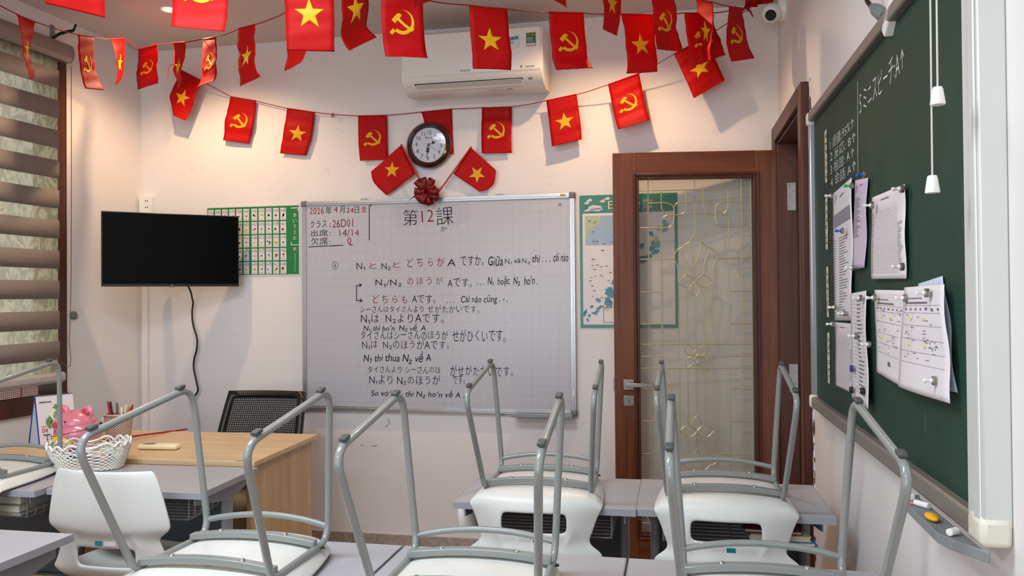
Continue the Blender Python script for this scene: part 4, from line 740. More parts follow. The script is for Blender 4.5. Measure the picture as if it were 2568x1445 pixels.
for o in (-.008, .010):
    pp = [V((.36, 4.02, 2.832+o)), V((.40, 4.03, 2.845+o)), V((.45, 4.06, 2.862+o)), V((.50, 4.09, 2.868+o))]
    for a, b in zip(pp, pp[1:]):
        w = V((0, 0, .010)); bm.faces.new([bm.verts.new(p) for p in (a-w, b-w, b+w, a+w)])
tag(obj('tied_ribbon', bm, flag_m, solid=.001), 'crumpled red cord ends tied beside the security camera', 'ribbon')

# hand flags, bow
for k, (h, f, p, sc, ang) in enumerate([([(-1.4839,4.255,2.2742),(-1.4423,4.255,2.1918),(-1.4032,4.255,2.1098)],[(-1.6662,4.265,2.135),(-1.6498,4.265,2.0778),(-1.5743,4.265,1.9962)],[(-1.4821,4.25,2.2777),(-1.3283,4.25,1.9863)],(-1.5384,4.26,2.136),12),([(-1.0807,4.255,2.2426),(-1.1312,4.255,2.1721),(-1.1819,4.255,2.1013)],[(-0.9423,4.265,2.1133),(-0.9608,4.265,2.0373),(-1.0354,4.265,1.9982)],[(-1.0771,4.25,2.2459),(-1.3054,4.25,1.9522)],(-1.0492,4.26,2.0947),190)]):
    t = thing('hand_flag', ('red star flag on a stick, left of the crossed pair under the clock', 'red star flag on a stick, right of the crossed pair under the clock')[k], 'flag', p[1], 0, 'crossed stick flags')
    bm = NB(); tube(bm, [p[0], lerp(p[0], p[1], .5), p[1]], .0045, 8); obj('stick', bm, redd_m, t, world=True)
    rows = [(h[i], f[i]) for i in range(3)]
    hx = [V(x) for x in h]; fx = [V(x) for x in f]
    def S(u, v, o=0, rows=rows, k=k):
        pnt = cat(rows, v, 0)*(1-u)+cat(rows, v, 1)*u
        return pnt+V((0, -o-.006*sin(pi*u)*sin(3*v+k*2)-.003*sin(7*u), -.006*sin(pi*v)*u))
    bm = NB(); surf(bm, S, 14, 14); obj('cloth', bm, flag_m, t, world=True, solid=.0008)
    # place the star by searching the surface for its centre
    best = min(((S(u/30, v/30)-V(sc)).length, u/30, v/30) for u in range(31) for v in range(31))
    bm = NB()
    lp = star_loop(.048, radians(-ang+8))[0]; c0 = V(sc)
    tb = bmesh.new(); tb.faces.new([tb.verts.new((x, y, 0)) for x, y in lp]); bmesh.ops.triangulate(tb, faces=tb.faces[:]); bmesh.ops.subdivide_edges(tb, edges=tb.edges[:], cuts=2, use_grid_fill=True)
    mpv = {}
    for v in tb.verts:
        tgt = c0+V((v.co.x, 0, v.co.y)); u_, v_ = best[1], best[2]
        for _ in range(14):
            e_ = 1e-3; p0 = S(u_, v_); a = (S(u_+e_, v_)-p0)/e_; b = (S(u_, v_+e_)-p0)/e_; dx, dzz = tgt.x-p0.x, tgt.z-p0.z; det = a.x*b.z-b.x*a.z
            if abs(det) < 1e-9: break
            u_ += (dx*b.z-dzz*b.x)/det; v_ += (a.x*dzz-a.z*dx)/det
        mpv[v] = bm.verts.new(S(u_, v_, .002))
    for f_ in tb.faces:
        bm.faces.new([mpv[v] for v in f_.verts])
    tb.free(); obj('star_emblem', bm, gold_m, t, world=True)
bw = thing('ribbon_bow', 'dark red ribbon bow on the top edge of the whiteboard', 'bow', (-1.333, 4.24, 1.98))
BC = V((-1.330, 4.235, 2.0))
bm = NB()
for k in range(11):
    a = radians(-80+k*34+R.uniform(-8, 8)); L = R.uniform(.062, .09); tilt = R.uniform(.2, .9)
    d = V((sin(a), -tilt*.35, cos(a))).normalized(); sd = d.cross(V((0, -1, 0))).normalized(); up_ = d.cross(sd).normalized()
    if up_.y > 0: up_ = -up_
    w = .019
    pts = []
    for q in range(13):
        tt = q/12*2*pi; pts.append(BC+d*(L*.5*(1-cos(tt)))+up_*(.022*sin(tt)*(1 if tt < pi else .5)))
    L0 = [bm.verts.new(p+sd*w*(.35+.65*sin(min(pi, q/12*pi)))) for q, p in enumerate(pts)]; L1 = [bm.verts.new(p-sd*w*(.35+.65*sin(min(pi, q/12*pi)))) for q, p in enumerate(pts)]
    for q in range(12): bm.faces.new((L0[q], L0[q+1], L1[q+1], L1[q]))
obj('loops', bm, ribbon_m, bw, world=True, solid=.0012)
bm = NB(); pp = [BC, BC+V((-.04, -.01, -.018)), BC+V((-.075, -.008, -.022)), BC+V((-.10, -.006, -.04)), BC+V((-.112, -.004, -.062))]
for i in range(4):
    w0, w1 = V((.002, 0, .007-.0012*i)), V((.002, 0, .0058-.0012*i)); bm.faces.new([bm.verts.new(p) for p in (pp[i]-w0, pp[i+1]-w1, pp[i+1]+w1, pp[i]+w0)])
obj('tail', bm, ribbon_m, bw, world=True, solid=.001)

# ================================================================== WINDOW BLIND, BRACKET
bl = thing('roller_blind', 'striped day-and-night roller blind over the left window', 'window blind', lw(1.4, 1.0), LROT)
BT0, BT1 = .635, 2.34
bm = NB(); pr = [(0, 2.685), (.085, 2.672), (.104, 2.69), (.108, 2.72), (.100, 2.752), (.085, 2.768), (0, 2.775)]
poly(bm, [lw(BT0, z, o) for o, z in pr], -LD_*(BT1-BT0)); obj('cassette', bm, mat('blind_cassette', '#8d8178', .35, .2), bl, world=True, bevel=.003)
bm = NB(); poly(bm, [lw(BT0-.006, z, o) for o, z in pr], -LD_*-.008); obj('end_cap', bm, mat('blind_cap', '#b3aaa2', .4), bl, world=True, bevel=.002)
bm = NB(); surf(bm, lambda u, v: lw(.70+u*1.62, 1.03+v*1.66, .066), 4, 4); obj('sheer_fabric', bm, sheer_m, bl, world=True)
bm = NB()
for k in range(-2, 9):
    z0 = 1.364+.0625+.1565*k; z1 = min(z0+.094, 2.68)
    surf(bm, lambda u, v: lw(.695+u*1.625, z0+v*(z1-z0), .0705), 2, 1)
obj('dark_bands', bm, band_m, bl, world=True, solid=.0008)
bm = NB(); pr = [(.05, 1.0), (.062, .992), (.078, .994), (.088, 1.008), (.088, 1.032), (.078, 1.046), (.06, 1.046), (.05, 1.036)]
poly(bm, [lw(.672, z, o) for o, z in pr], -LD_*1.66); obj('bottom_rail', bm, mat('blind_rail', '#b5aeaa', .4), bl, world=True, bevel=.002)
bm = NB(); pts = [lw(.592, 2.67, .05), lw(.592, 2.2, .05), lw(.590, 1.6, .045), lw(.592, 1.33, .04), lw(.60, 1.2, .04), lw(.60, 1.11, .05), lw(.615, 1.07, .06), lw(.65, 1.07, .068), lw(.69, 1.10, .072)]
tube(bm, curve([tuple(p) for p in pts], 1) if False else pts, .0022, 6); obj('bead_chain', bm, mat('chain', '#6d655c', .5), bl, world=True)
bm = NB(); c = lw(.535, 1.337, .0); cyl(bm, c, c+LN_*.014, .022, seg=24); cyl(bm, c+LN_*.014, c+LN_*.02, .018, .012, 24); obj('chain_holder', bm, grey_m, bl, world=True)

bk = thing('curtain_bracket', 'black metal curtain rod bracket above the blind end', 'bracket', lw(.66, 2.83), LROT)
bm = NB(); lbox(bm, .655, .683, 2.79, 2.87, 0, .006); obj('base_plate', bm, alud_m, bk, world=True)
bm = NB(); tube(bm, fillet([lw(.67, 2.80, .005), lw(.665, 2.822, .04), lw(.66, 2.832, .09), lw(.66, 2.832, .13), lw(.66, 2.865, .145)], .02, False), .003, 8, flat=.009); obj('hook_arm', bm, black_m, bk, world=True)

# the security camera on the right wall near the corner
sc = thing('security_camera', 'white dome security camera in the upper right corner', 'camera', (.50, 4.03, 2.77))
bm = NB(); lathe(bm, [(.058, 0), (.058, .012), (.05, .03), (.046, .035)], (RIGHT, 4.03, 2.80), 28, (-1, 0, 0)); obj('base', bm, white_m, sc, world=True)
cdv = V((-.22, -.80, -.50)).normalized(); cc = V((.482, 4.0, 2.775))
bm = NB(); sphere(bm, cc, .047, seg=28); obj('ball', bm, white_m, sc, world=True)
bm = NB(); lathe(bm, [(.024, .036), (.026, .044), (.020, .049), (.001, .0495)], cc, 28, cdv); obj('lens', bm, black_m, sc, world=True)

# ================================================================== DESKS
def make_desk():
    t = thing('student_desk', None, 'desk', group='grey student desks')
    bm = NB(); box(bm, (0, 0, .739), (.59, .42, .022)); obj('desktop', bm, top_m, t, bevel=.002)
    bm = NB(); box(bm, (0, -.2105, .739), (.59, .0015, .0215)); box(bm, (-.2955, 0, .739), (.0015, .42, .0215)); box(bm, (.2955, 0, .739), (.0015, .42, .0215)); obj('edge_band', bm, edge_m, t)
    for s in (-1, 1):
        bm = NB(); pts = [(s*.245+.016*cos(a), .06+.034*sin(a), 0) for a in [2*pi*k/16 for k in range(16)]]
        poly(bm, [(x, y, .03) for x, y, z in pts], (0, 0, .69)); obj('leg', bm, leg_m, t)
        bm = NB(); tube(bm, fillet([(s*.245, -.19, .012), (s*.245, -.16, .028), (s*.245, .17, .028), (s*.245, .2, .012)], .02, False), .016, 10); obj('foot', bm, leg_m, t)
        bm = NB(); poly(bm, [(s*.262, -.19, .727), (s*.262, .18, .727), (s*.262, .18, .69), (s*.262, .06, .66), (s*.262, -.19, .70)], (s*-.004, 0, 0)); box(bm, (s*.255, -.005, .7265), (.018, .37, .003)); obj('side_bracket', bm, leg_m, t)
    bm = NB(); box(bm, (0, .115, .52), (.47, .012, .36)); box(bm, (0, .105, .345), (.47, .02, .01)); obj('modesty_panel', bm, slate_m, t, bevel=.002)
    bm = NB(); r = .0028
    for y in (-.15, -.11, -.07, -.03, .01, .05): tube(bm, fillet([(-.215, y, .722), (-.215, y, .640), (.215, y, .640), (.215, y, .722)], .012, False, 4), r, 6)
    for x in (-.215, 0, .215): tube(bm, [(x, -.155, .640), (x, .09, .640), (x, .095, .69)], r, 6)
    for z in (.668, .695): tube(bm, fillet([(-.215, -.12, z), (-.215, .09, z), (.215, .09, z), (.215, -.12, z)], .01, False, 3), r, 6)
    obj('wire_basket', bm, mat('wire_grey', '#8f9599', .4), t)
    bm = NB(); tube(bm, fillet([(-.272, -.08, .715), (-.272, -.08, .690), (-.285, -.08, .680), (-.300, -.08, .690), (-.300, -.08, .700)], .01, False, 4), .003, 6); obj('bag_hook', bm, leg_m, t)
    return t
desk0 = make_desk()
DESKS = [(-.415, 2.735, 0, 'grey student desk in front of the whiteboard right half'), (.178, 2.745, 0, 'grey student desk in front of the glazed door'),
         (-1.018, 1.85, 0, 'grey student desk at the lower left centre under an upturned chair'), (-.418, 1.85, 0, 'grey student desk at the bottom centre under an upturned chair'), (.180, 1.85, 0, 'grey student desk at the lower right beside the right wall'),
         (-1.905, 2.685, .045, 'grey student desk pushed against the wooden teacher desk'), (-2.504, 2.62, .03, 'grey student desk with thick books in its rack at far left'),
         (-1.985, 1.79, 0, 'grey student desk corner at the lower left edge of the photo')]
for i, (x, y, a, lb) in enumerate(DESKS):
    o = desk0 if i == 0 else dup(desk0); o.location = (x, y, 0); o.rotation_euler = (0, 0, a); o['label'] = lb

# ================================================================== CHAIRS (local frame: upturned, z=0 on the desk top, +y the seat front)
PROF = [(.036, .008, .150), (.032, .030, .165), (.005, .040, .178), (-.06, .037, .192), (-.15, .034, .204), (-.24, .034, .210), (-.32, .033, .213), (-.352, .020, .212), (-.366, .0, .207),
        (-.371, -.014, .201), (-.377, -.042, .190), (-.382, -.070, .181), (-.385, -.087, .173), (-.389, -.106, .172), (-.392, -.124, .200), (-.395, -.137, .217), (-.399, -.17, .210), (-.405, -.23, .196), (-.412, -.30, .178), (-.413, -.315, .160)]
UX = [-1, -.97, -.88, -.72, -.56, -.50, -.36, -.18, 0, .18, .36, .50, .56, .72, .88, .97, 1]
def shell():
    bm = NB(); G = []
    for j, (y, z, w) in enumerate(PROF):
        back = min(1, max(0, (-.335-y)/.04)); row = []
        for k, q in enumerate(UX):
            ww = w
            if 9 <= j <= 12 and abs(q) <= .56: ww = .205                 # keep the slot sides straight
            x = q*ww; e = abs(q)
            zz = z+(1-back)*(.016*(1-e*e)-.027*max(0, e-.86)/.14); yy = y+back*.042*e*e
            if 11 <= j <= 13 and e <= .5: yy += .007
            row.append(bm.verts.new((x, yy, zz)))
        G.append(row)
    for j in range(len(PROF)-1):
        for k in range(len(UX)-1):
            if 9 <= j <= 10 and 5 <= k <= 10: continue                   # the hand slot
            bm.faces.new((G[j][k], G[j][k+1], G[j+1][k+1], G[j+1][k]))
    bmesh.ops.recalc_face_normals(bm, faces=bm.faces)
    return bm
def make_chair():
    t = thing('student_chair', None, 'chair', group='white student chairs')
    s = obj('seat_shell', shell(), shell_m, t, solid=.011, sub=2)
    for s_ in (-1, 1):
        bm = NB(); P = [(s_*.171, .004, .0445), (s_*.1955, -.032, .4385), (s_*.199, -.445, .3690), (s_*.173, -.288, .0435)]
        tube(bm, fillet(P, [.055, .055, .06, .03], True, 8), .0088, 12, True); obj('side_frame', bm, tube_m, t)
        for y, z in ((-.082, .4425), (-.393, .3905)):
            bm = NB(); box(bm, (0, 0, 0), (.0165, .027, .009)); xx = s_*(.195 if y > -.2 else .1985)
            bmesh.ops.transform(bm, matrix=Matrix.Translation((xx, y, z)) @ Matrix.Rotation(radians(9.5), 4, 'X'), verts=bm.verts); obj('foot_pad', bm, mat('pad_grey', '#474a49', .55), t, bevel=.003)
    def bow(y, z, w, h, n=10, dy=0): return [(-w+2*w*k/n, y+dy*(1-(2*k/n-1)**2), z+h*(1-(2*k/n-1)**2)) for k in range(n+1)]
    bm = NB(); tube(bm, bow(.000, .082, .172, .020, dy=.006), .0078, 10); obj('cross_tube', bm, tube_m, t)
    for y in (-.068, -.268):
        bm = NB(); pts = bow(y, .058, .172, .014)
        A = [[bm.verts.new((p[0], p[1]+a, p[2]+b)) for a, b in ((-.012, -.008), (.012, -.008), (.012, .008), (-.012, .008))] for p in pts]
        for a, b in zip(A, A[1:]):
            for k in range(4): bm.faces.new((a[k], a[(k+1) % 4], b[(k+1) % 4], b[k]))
        bm.faces.new(A[0][::-1]); bm.faces.new(A[-1]); obj('seat_bar', bm, tube_m, t, bevel=.002)
        for x in (-.09, .09):
            bm = NB(); zz = .058+.014*(1-(x/.172)**2)+.008; lathe(bm, [(.0065, 0), (.006, .003), (.003, .0042)], (x, y, zz), 12); obj('screw', bm, screw_m, t)
    for x, y, z in ((0, -.022, .0595), (-.163, -.03, .047), (.180, -.05, .041), (0, -.30, .046)):
        bm = NB(); cyl(bm, (x, y, z), (x, y, z+.004), .008, .0075, 14); obj('hole_plug', bm, dark_m if y > -.1 else screw_m, t)
    bm = NB(); fy = lambda u, v: (u, -.3545-.0*v, v)
    def PS(u, v): return (u, -.3845+.042*(u/.19)**2-.0072+.006, v)
    rect(bm, PS, .000, -.096, .026, -.082); lbs = obj('sticker', bm, mat('sticker_teal', '#1b7f8a', .4), t, label='small teal sticker')
    bm = NB(); rect(bm, PS, -.045, -.097, -.008, -.081); obj('sticker', bm, paper_m, t, label='small white sticker')
    return t
chair0 = make_chair()
CH = [(-.441, 2.838, 1.03, 'upturned white chair on the desk below the whiteboard right half'), (.157, 2.837, -1.17, 'upturned white chair on the desk in front of the glazed door'),
      (.190, 1.893, 0, 'upturned white chair nearest the chalkboard wall at lower right'), (-.454, 1.892, 1.26, 'upturned white chair in the bottom centre of the photo'),
      (-1.049, 1.926, -.63, 'upturned white chair in front of the wooden teacher desk'), (-2.512, 2.690, 2, 'upturned white chair at the far left beside the window')]
for i, (x, y, a, lb) in enumerate(CH):
    o = chair0 if i == 0 else dup(chair0); o.location = (x, y, .7505); o.rotation_euler = (0, 0, radians(a)); o['label'] = lb
g = dup(chair0); g.scale = (1.08, 1.08, 1.08); g.rotation_euler = (radians(1.0), pi, 0); g.location = (-1.87, 2.755, .505); g['label'] = 'upright white chair tucked in at the desk beside the lace basket'

# ================================================================== TEACHER DESK, OFFICE CHAIR
TC, TA = V((-2.285, 3.235, 0)), radians(2.4)
td = thing('teacher_desk', 'light oak teacher desk in the left back corner', 'desk', TC, TA)
bm = NB(); box(bm, (0, 0, .754), (1.24, .65, .022)); obj('desktop', bm, oak_m, td, bevel=.002)
for s in (-1, 1):
    bm = NB(); box(bm, (s*.585, 0, .3715), (.025, .60, .743)); obj('side_panel', bm, oakz_m, td, bevel=.002)
bm = NB(); box(bm, (0, -.22, .42), (1.145, .018, .60)); obj('front_panel', bm, oakz_m, td)
bm = NB(); box(bm, (.555, -.317, .7655), (.030, .006, .0012)); obj('edge_tag', bm, navy_m, td)

oc = thing('office_chair', 'black mesh-backed office chair behind the teacher desk', 'chair', (-2.10, 3.55, 0), radians(3))
def bk_(u, v):                                       # seat back surface, u across, v up
    w = .225+.012*sin(pi*v); return V((w*(2*u-1)*(1-.06*v), .20-.03*(2*u-1)**2+.18*v, .50+v*.425))
bm = NB(); N = 10
def ring(e): return [bk_(e, v/N*(1-2*e)+e) for v in range(N+1)]+[bk_(u/N*(1-2*e)+e, 1-e) for u in range(1, N+1)]+[bk_(1-e, (1-v/N)*(1-2*e)+e) for v in range(1, N+1)]+[bk_(e+(1-u/N)*(1-2*e), e) for u in range(1, N)]
A = [bm.verts.new(p) for p in ring(0)]; B_ = [bm.verts.new(p) for p in ring(.075)]
for i in range(len(A)): bm.faces.new((A[i], A[(i+1) % len(A)], B_[(i+1) % len(A)], B_[i]))
obj('back_frame', bm, black_m, oc, solid=.025, bevel=.003)
bm = NB(); surf(bm, lambda u, v: bk_(.06+.88*u, .06+.88*v), 36, 34); obj('back_mesh', bm, mesh_m, oc, wire=.0096)
bm = NB(); box(bm, (0, -.02, .47), (.46, .44, .06)); obj('seat', bm, mat('seat_cloth', '#18181a', .9), oc, bevel=.02)
bm = NB(); box(bm, (0, .19, .50), (.07, .03, .14)); cyl(bm, (0, 0, .12), (0, 0, .45), .028); obj('column', bm, black_m, oc)
for k in range(5):
    a = 2*pi*k/5+.3; bm = NB(); tube(bm, [(0, 0, .12), (.15*cos(a), .15*sin(a), .105), (.26*cos(a), .26*sin(a), .075)], .018, 8); lg = obj('base_leg', bm, black_m, oc)
    bm = NB(); cyl(bm, (.26*cos(a)-.02*sin(a), .26*sin(a)+.02*cos(a), .028), (.26*cos(a)+.02*sin(a), .26*sin(a)-.02*cos(a), .028), .028); obj('caster', bm, grey_m, lg)

# ================================================================== THINGS ON THE TEACHER DESK
DT = .7655
rm = thing('remote_control', 'cream air conditioner remote lying on the oak desk', 'remote control', (-2.205, 3.118, DT), radians(6))
bm = NB(); box(bm, (0, 0, .012), (.178, .052, .022)); obj('body', bm, cream_m, rm, bevel=.008)
bm = NB(); box(bm, (-.045, 0, .0235), (.05, .034, .001)); obj('display', bm, grey_m, rm)
bm = NB()
for k in range(4): box(bm, (.005+.018*k, -.008, .024), (.010, .008, .002)); box(bm, (.005+.018*k, .010, .024), (.010, .008, .002))
obj('buttons', bm, white_m, rm, bevel=.0008)
bm = NB(); cyl(bm, (-2.475, 3.09, .80), (-2.475+.045, 3.66, .758), .0055, .004, 10); tag(obj('pointer_stick', bm, mat('pointer_red', '#a8301d', .4)), 'thin red pointer stick leaning from the lace basket onto the desk', 'pointer')
# piggy bank
pg = thing('piggy_bank', 'pink pig money box with a yellow Hello sign on its belly', 'piggy bank', (-2.532, 3.02, DT))
PCN = V((-2.532, 3.02, DT+.078)); PR = .096
fd = V((.10, -1, .0)).normalized(); fr = V((1, .10, 0)).normalized()
bm = NB(); sphere(bm, PCN, PR, (1.0, .92, .84), seg=32)
for v in bm.verts:
    q = v.co-PCN
    if q.z < -.066: v.co.z = PCN.z-.078+(q.z+.080)*.2
obj('body', bm, pink_m, pg, world=True)
bm = NB(); HC = PCN+V((-.008, -.005, .046)); sphere(bm, HC, .085, (1.02, .9, .66), seg=28); hdp = obj('head', bm, pink_m, pg, world=True)
for sg in (-1, 1):
    bm = NB(); e = HC+fr*.056*sg+V((0, 0, .048)); g_ = sphere(bm, e, .031, (1, .5, .95), Matrix.Rotation(sg*.5, 4, 'Y')); obj('ear', bm, pink_m, hdp, world=True)
    bm = NB(); sphere(bm, e+fd*.010+V((0, 0, -.002)), .021, (1, .5, .8), Matrix.Rotation(sg*.5, 4, 'Y')); obj('inner_ear', bm, mat('pig_ear', '#c0404a', .3), hdp, world=True)
    bm = NB(); sphere(bm, HC+fr*(.030*sg-.025)+fd*.072+V((0, 0, .012)), .0055, (1, .6, 1.2)); obj('eye', bm, black_m, hdp, world=True)
    bm = NB(); sphere(bm, HC+fr*(.034*sg-.018)+fd*(.067-.012*(sg < 0))+V((0, 0, -.018)), .008, (1, .5, .9)); obj('cheek', bm, redd_m, hdp, world=True)
bm = NB(); sn = HC+fd*.068-fr*.030+V((0, 0, .002)); lathe(bm, [(.021, 0), (.021, .014), (.017, .019), (.001, .020)], sn, 22, fd); snt = obj('snout', bm, pink_m, hdp, world=True)
bm = NB(); cyl(bm, sn+fd*.0195, sn+fd*.0215, .013, .012); obj('nostrils', bm, mat('pig_ear', '#c0404a', .3), hdp, world=True)
bm = NB(); tube(bm, [PCN+fr*PR*1.005*cos(a)+fd*PR*.925*sin(a)+V((0, 0, .010+.022*cos(a))) for a in [pi*k/30*2 for k in range(60)]], .0012, 5, True); obj('seam', bm, mat('seam', '#7d3d48', .5), pg, world=True)
bm = NB(); sgc = PCN+fd*.074-fr*.022+V((0, 0, -.034)); X = Matrix.Translation(sgc) @ Matrix((fr, fd, V((0, 0, 1)))).transposed().to_4x4()
g_ = bmesh.ops.create_uvsphere(bm, u_segments=28, v_segments=14, radius=1)['verts']; bmesh.ops.transform(bm, matrix=X @ Matrix.Diagonal((.052, .026, .038, 1)), verts=g_); sgn = obj('hello_sign', bm, yellow_m, pg, world=True)
bm = NB()
def PSg(u, v): q = max(0, 1-(u/.052)**2-(v/.038)**2); return sgc+fr*u+V((0, 0, v))+fd*(.026*sqrt(q)+.0012)
letters(bm, 'Hello', PSg, (-.034, -.010, .034, .016), shear=.2); obj('lettering', bm, redd_m, sgn, world=True, smooth=False)
# calendar
cl = thing('desk_calendar', 'spiral desk calendar with a painted gourd picture beside the pig', 'calendar', (-2.81, 3.20, DT), radians(60))
M = Matrix.Rotation(radians(-14), 4, 'X')
bm = NB(); poly(bm, [(-.078, -.065, .0), (.078, -.065, .0), (.078, -.008, .215), (-.078, -.008, .215)], (0, -.0035, 0)); sheet = obj('page', bm, paper_m, cl)
PCa = lambda u, v: (u, -.0700+.057*v/.215-.0008, v)
bm = NB(); poly(bm, [(-.08, .065, 0), (.08, .065, 0), (.08, -.002, .218), (-.08, -.002, .218)], (0, .003, 0)); poly(bm, [(-.08, -.058, .0), (-.08, .06, .0), (-.08, -.004, .218)], (.002, 0, 0)); obj('stand', bm, paperb_m, cl)
bm = NB(); tube(bm, [(-.081, -.068, 0), (-.081, -.006, .218), (-.081, .066, 0)], .003, 6); obj('stand_edge', bm, navy_m, cl)
bm = NB()
for k in range(22): tube(bm, [(-.073+k*.007, -.006+.006*cos(a), .214+.007*sin(a)) for a in [2*pi*q/8 for q in range(8)]], .0008, 4, True)
obj('spiral', bm, dark_m, cl)
bm = NB(); blob(bm, PCa, .02, .115, .055, .05, 16, 0, 3); blob(bm, lambda u, v: V(PCa(u, v))-V((0, .0006, 0)), .01, .162, .024, .018, 14, 0, 0); blob(bm, lambda u, v: V(PCa(u, v))-V((0, .0006, 0)), .012, .125, .03, .026, 14, 0, 1); blob(bm, lambda u, v: V(PCa(u, v))-V((0, .0009, 0)), .012, .118, .022, .014, 12, 0, 2); blob(bm, lambda u, v: V(PCa(u, v))-V((0, .0009, 0)), -.03, .10, .02, .03, 12, 0, 0)
obj('picture', bm, [mat('leaf', '#5c8a4a', .6), mat('gourd', '#7fa065', .6), mat('gourd_blue', '#7aa6c2', .6), mat('wash', '#dfe4cf', .6)], sheet, smooth=False)
bm = NB(); letters(bm, '04', PCa, (-.066, .055, -.042, .075)); stroke(bm, PCa, [(-.066, .082), (-.05, .082)], .003); obj('month_number', bm, redd_m, sheet, smooth=False)
bm = NB(); stroke(bm, PCa, [(-.066, .189), (-.040, .189)], .005); stroke(bm, PCa, [(-.036, .189), (-.018, .189)], .004); stroke(bm, PCa, [(-.06, .045), (-.035, .045)], .005)
for r_ in range(3):
    for c_ in range(7): rect(bm, PCa, -.05+c_*.017, .012+r_*.011, -.044+c_*.017, .018+r_*.011)
obj('print', bm, inkd_m, sheet, smooth=False)
# pencil cup
pc = thing('pencil_cup', 'beige perforated pencil cup full of pens behind the lace basket', 'pencil cup', (-2.497, 3.235, DT))
def lattice(bm, fn, nu, nv):                         # diagonal lattice around a closed loop
    vs = [[bm.verts.new(fn((i+.5*(j % 2))/nu, j/nv)) for i in range(nu)] for j in range(nv+1)]
    for j in range(nv-1):
        for i in range(nu):
            if j % 2 == 0: a, b, c, d = vs[j][(i+1) % nu], vs[j+1][(i+1) % nu], vs[j+2][(i+1) % nu] if j+2 <= nv else None, vs[j+1][i]
            else: a, b, c, d = vs[j][i], vs[j+1][(i+1) % nu], vs[j+2][i] if j+2 <= nv else None, vs[j+1][i]
            if c is not None: bm.faces.new((a, b, c, d))
bm = NB(); lattice(bm, lambda u, v: V((-2.497, 3.235, DT))+V(((.046+.012*v)*cos(2*pi*u), (.046+.012*v)*sin(2*pi*u), .006+.122*v)), 24, 20); cu_m = mat('cup_beige', '#cbb3a4', .45)
obj('lattice', bm, cu_m, pc, world=True, wire=.0085)
bm = NB(); lathe(bm, [(.047, 0), (.048, .008), (.044, .008), (.044, .004), (.001, .004)], (-2.497, 3.235, DT)); obj('base', bm, cu_m, pc, world=True)
bm = NB(); tube(bm, [V((-2.497, 3.235, DT+.13))+V((.058*cos(a), .058*sin(a), 0)) for a in [2*pi*k/32 for k in range(32)]], .0045, 6, True); obj('rim', bm, cu_m, pc, world=True)
PENS = [(-.040, -.01, .185, redd_m, 'red'), (-.046, .012, .180, dark_m, 'black'), (-.03, .03, .172, mat('pen_brown', '#7a5a44', .5), 'brown'), (.03, -.02, .160, white_m, 'white'), (.045, .005, .158, mat('pen_orange', '#c7612f', .4), 'orange'), (.012, .03, .162, cream_m, 'cream'), (.04, .03, .165, redd_m, 'crimson')]
for x, y, h, ma, nm in PENS:
    bm = NB(); b0 = V((-2.497+x*.4, 3.235+y*.4, DT+.01)); b1 = V((-2.497+x*1.15, 3.235+y*1.15, DT+h)); cyl(bm, b0, b1, .0052, .0052, 10); cyl(bm, b1, b1+(b1-b0).normalized()*.006, .0036, .002, 10)
    tag(obj('pen', bm, ma), nm+' pen standing in the beige pencil cup', 'pen', 'pens in the pencil cup')
bm = NB(); box(bm, (-2.575, 3.262, DT+.055), (.03, .05, .11)); tag(obj('marker_box', bm, [cream_m], bevel=.003), 'narrow cream box between the pig and the pencil cup', 'box')
bm = NB(); box(bm, (-2.579, 3.222, DT+.07), (.012, .010, .045)); tag(obj('clip', bm, navy_m, bevel=.003), 'blue clip between the pig and the pencil cup', 'clip')
# lace basket
LBc, LBa = V((-2.272, 2.775, .7505)), radians(38)
lace_m = mat('lace_plastic', '#e6e3d6', .5)
lb = thing('lace_basket', 'white lace-pattern plastic basket on the grey desk edge', 'basket', LBc, LBa)
def lbf(u, v):
    a = 2*pi*u; k = 1+.26*v; x, y = cos(a), sin(a); e = .55
    x = math.copysign(abs(x)**e, x)*.118*k; y = math.copysign(abs(y)**e, y)*.075*k
    top = .018*abs(sin(a*8)) if v > .86 else (.009*abs(sin(a*8)) if v > .7 else 0)
    return V((x, y, .004+.088*v+top))
bm = NB(); lattice(bm, lbf, 40, 14); obj('lattice', bm, lace_m, lb, wire=.0085)
bm = NB(); vs = [bm.verts.new(lbf(k/60, .0)) for k in range(60)]; bm.faces.new(vs); obj('bottom', bm, white_m, lb, solid=.004)
bm = NB(); tube(bm, [lbf(k/180, 1)+V((0, 0, .0)) for k in range(180)], .0042, 6, True); tube(bm, [lbf(k/90, .72) for k in range(90)], .003, 6, True); obj('scalloped_rim', bm, white_m, lb)
def crumple(name, c, r, s, ma, lab, cat_):
    bm = NB(); g_ = bmesh.ops.create_icosphere(bm, subdivisions=3, radius=r)['verts']
    for v in g_: v.co *= R.uniform(.82, 1.14)
    bmesh.ops.transform(bm, matrix=Matrix.Translation(V(c)) @ Matrix.Diagonal((*s, 1)), verts=g_); tag(obj(name, bm, ma), lab, cat_)
def lbp(x, y, z): return LBc+V((x*cos(LBa)-y*sin(LBa), x*sin(LBa)+y*cos(LBa), z))
bm = NB(); tube(bm, [lbp(-.07+.016*k, -.02+.02*sin(k*1.7), .058+.022*sin(k*.9)) for k in range(7)], .010, 8); tag(obj('blue_ribbon', bm, navy_m), 'dark blue cloth loop lying in the lace basket', 'ribbon')
crumple('cloth_scrap', lbp(-.05, .03, .045), .034, (1, 1, .7), mat('scrap_teal', '#7fa6ac', .8), 'pale teal scrap in the lace basket', 'cloth')
crumple('paper_ball', lbp(.03, .0, .036), .030, (1.2, 1, .8), mat('scrap_pink', '#c48b86', .8), 'pink crumpled scrap in the lace basket', 'paper')
crumple('blue_eraser', lbp(.07, .015, .030), .024, (1.2, .8, .7), navy_m, 'small blue eraser at the right end of the lace basket', 'eraser')
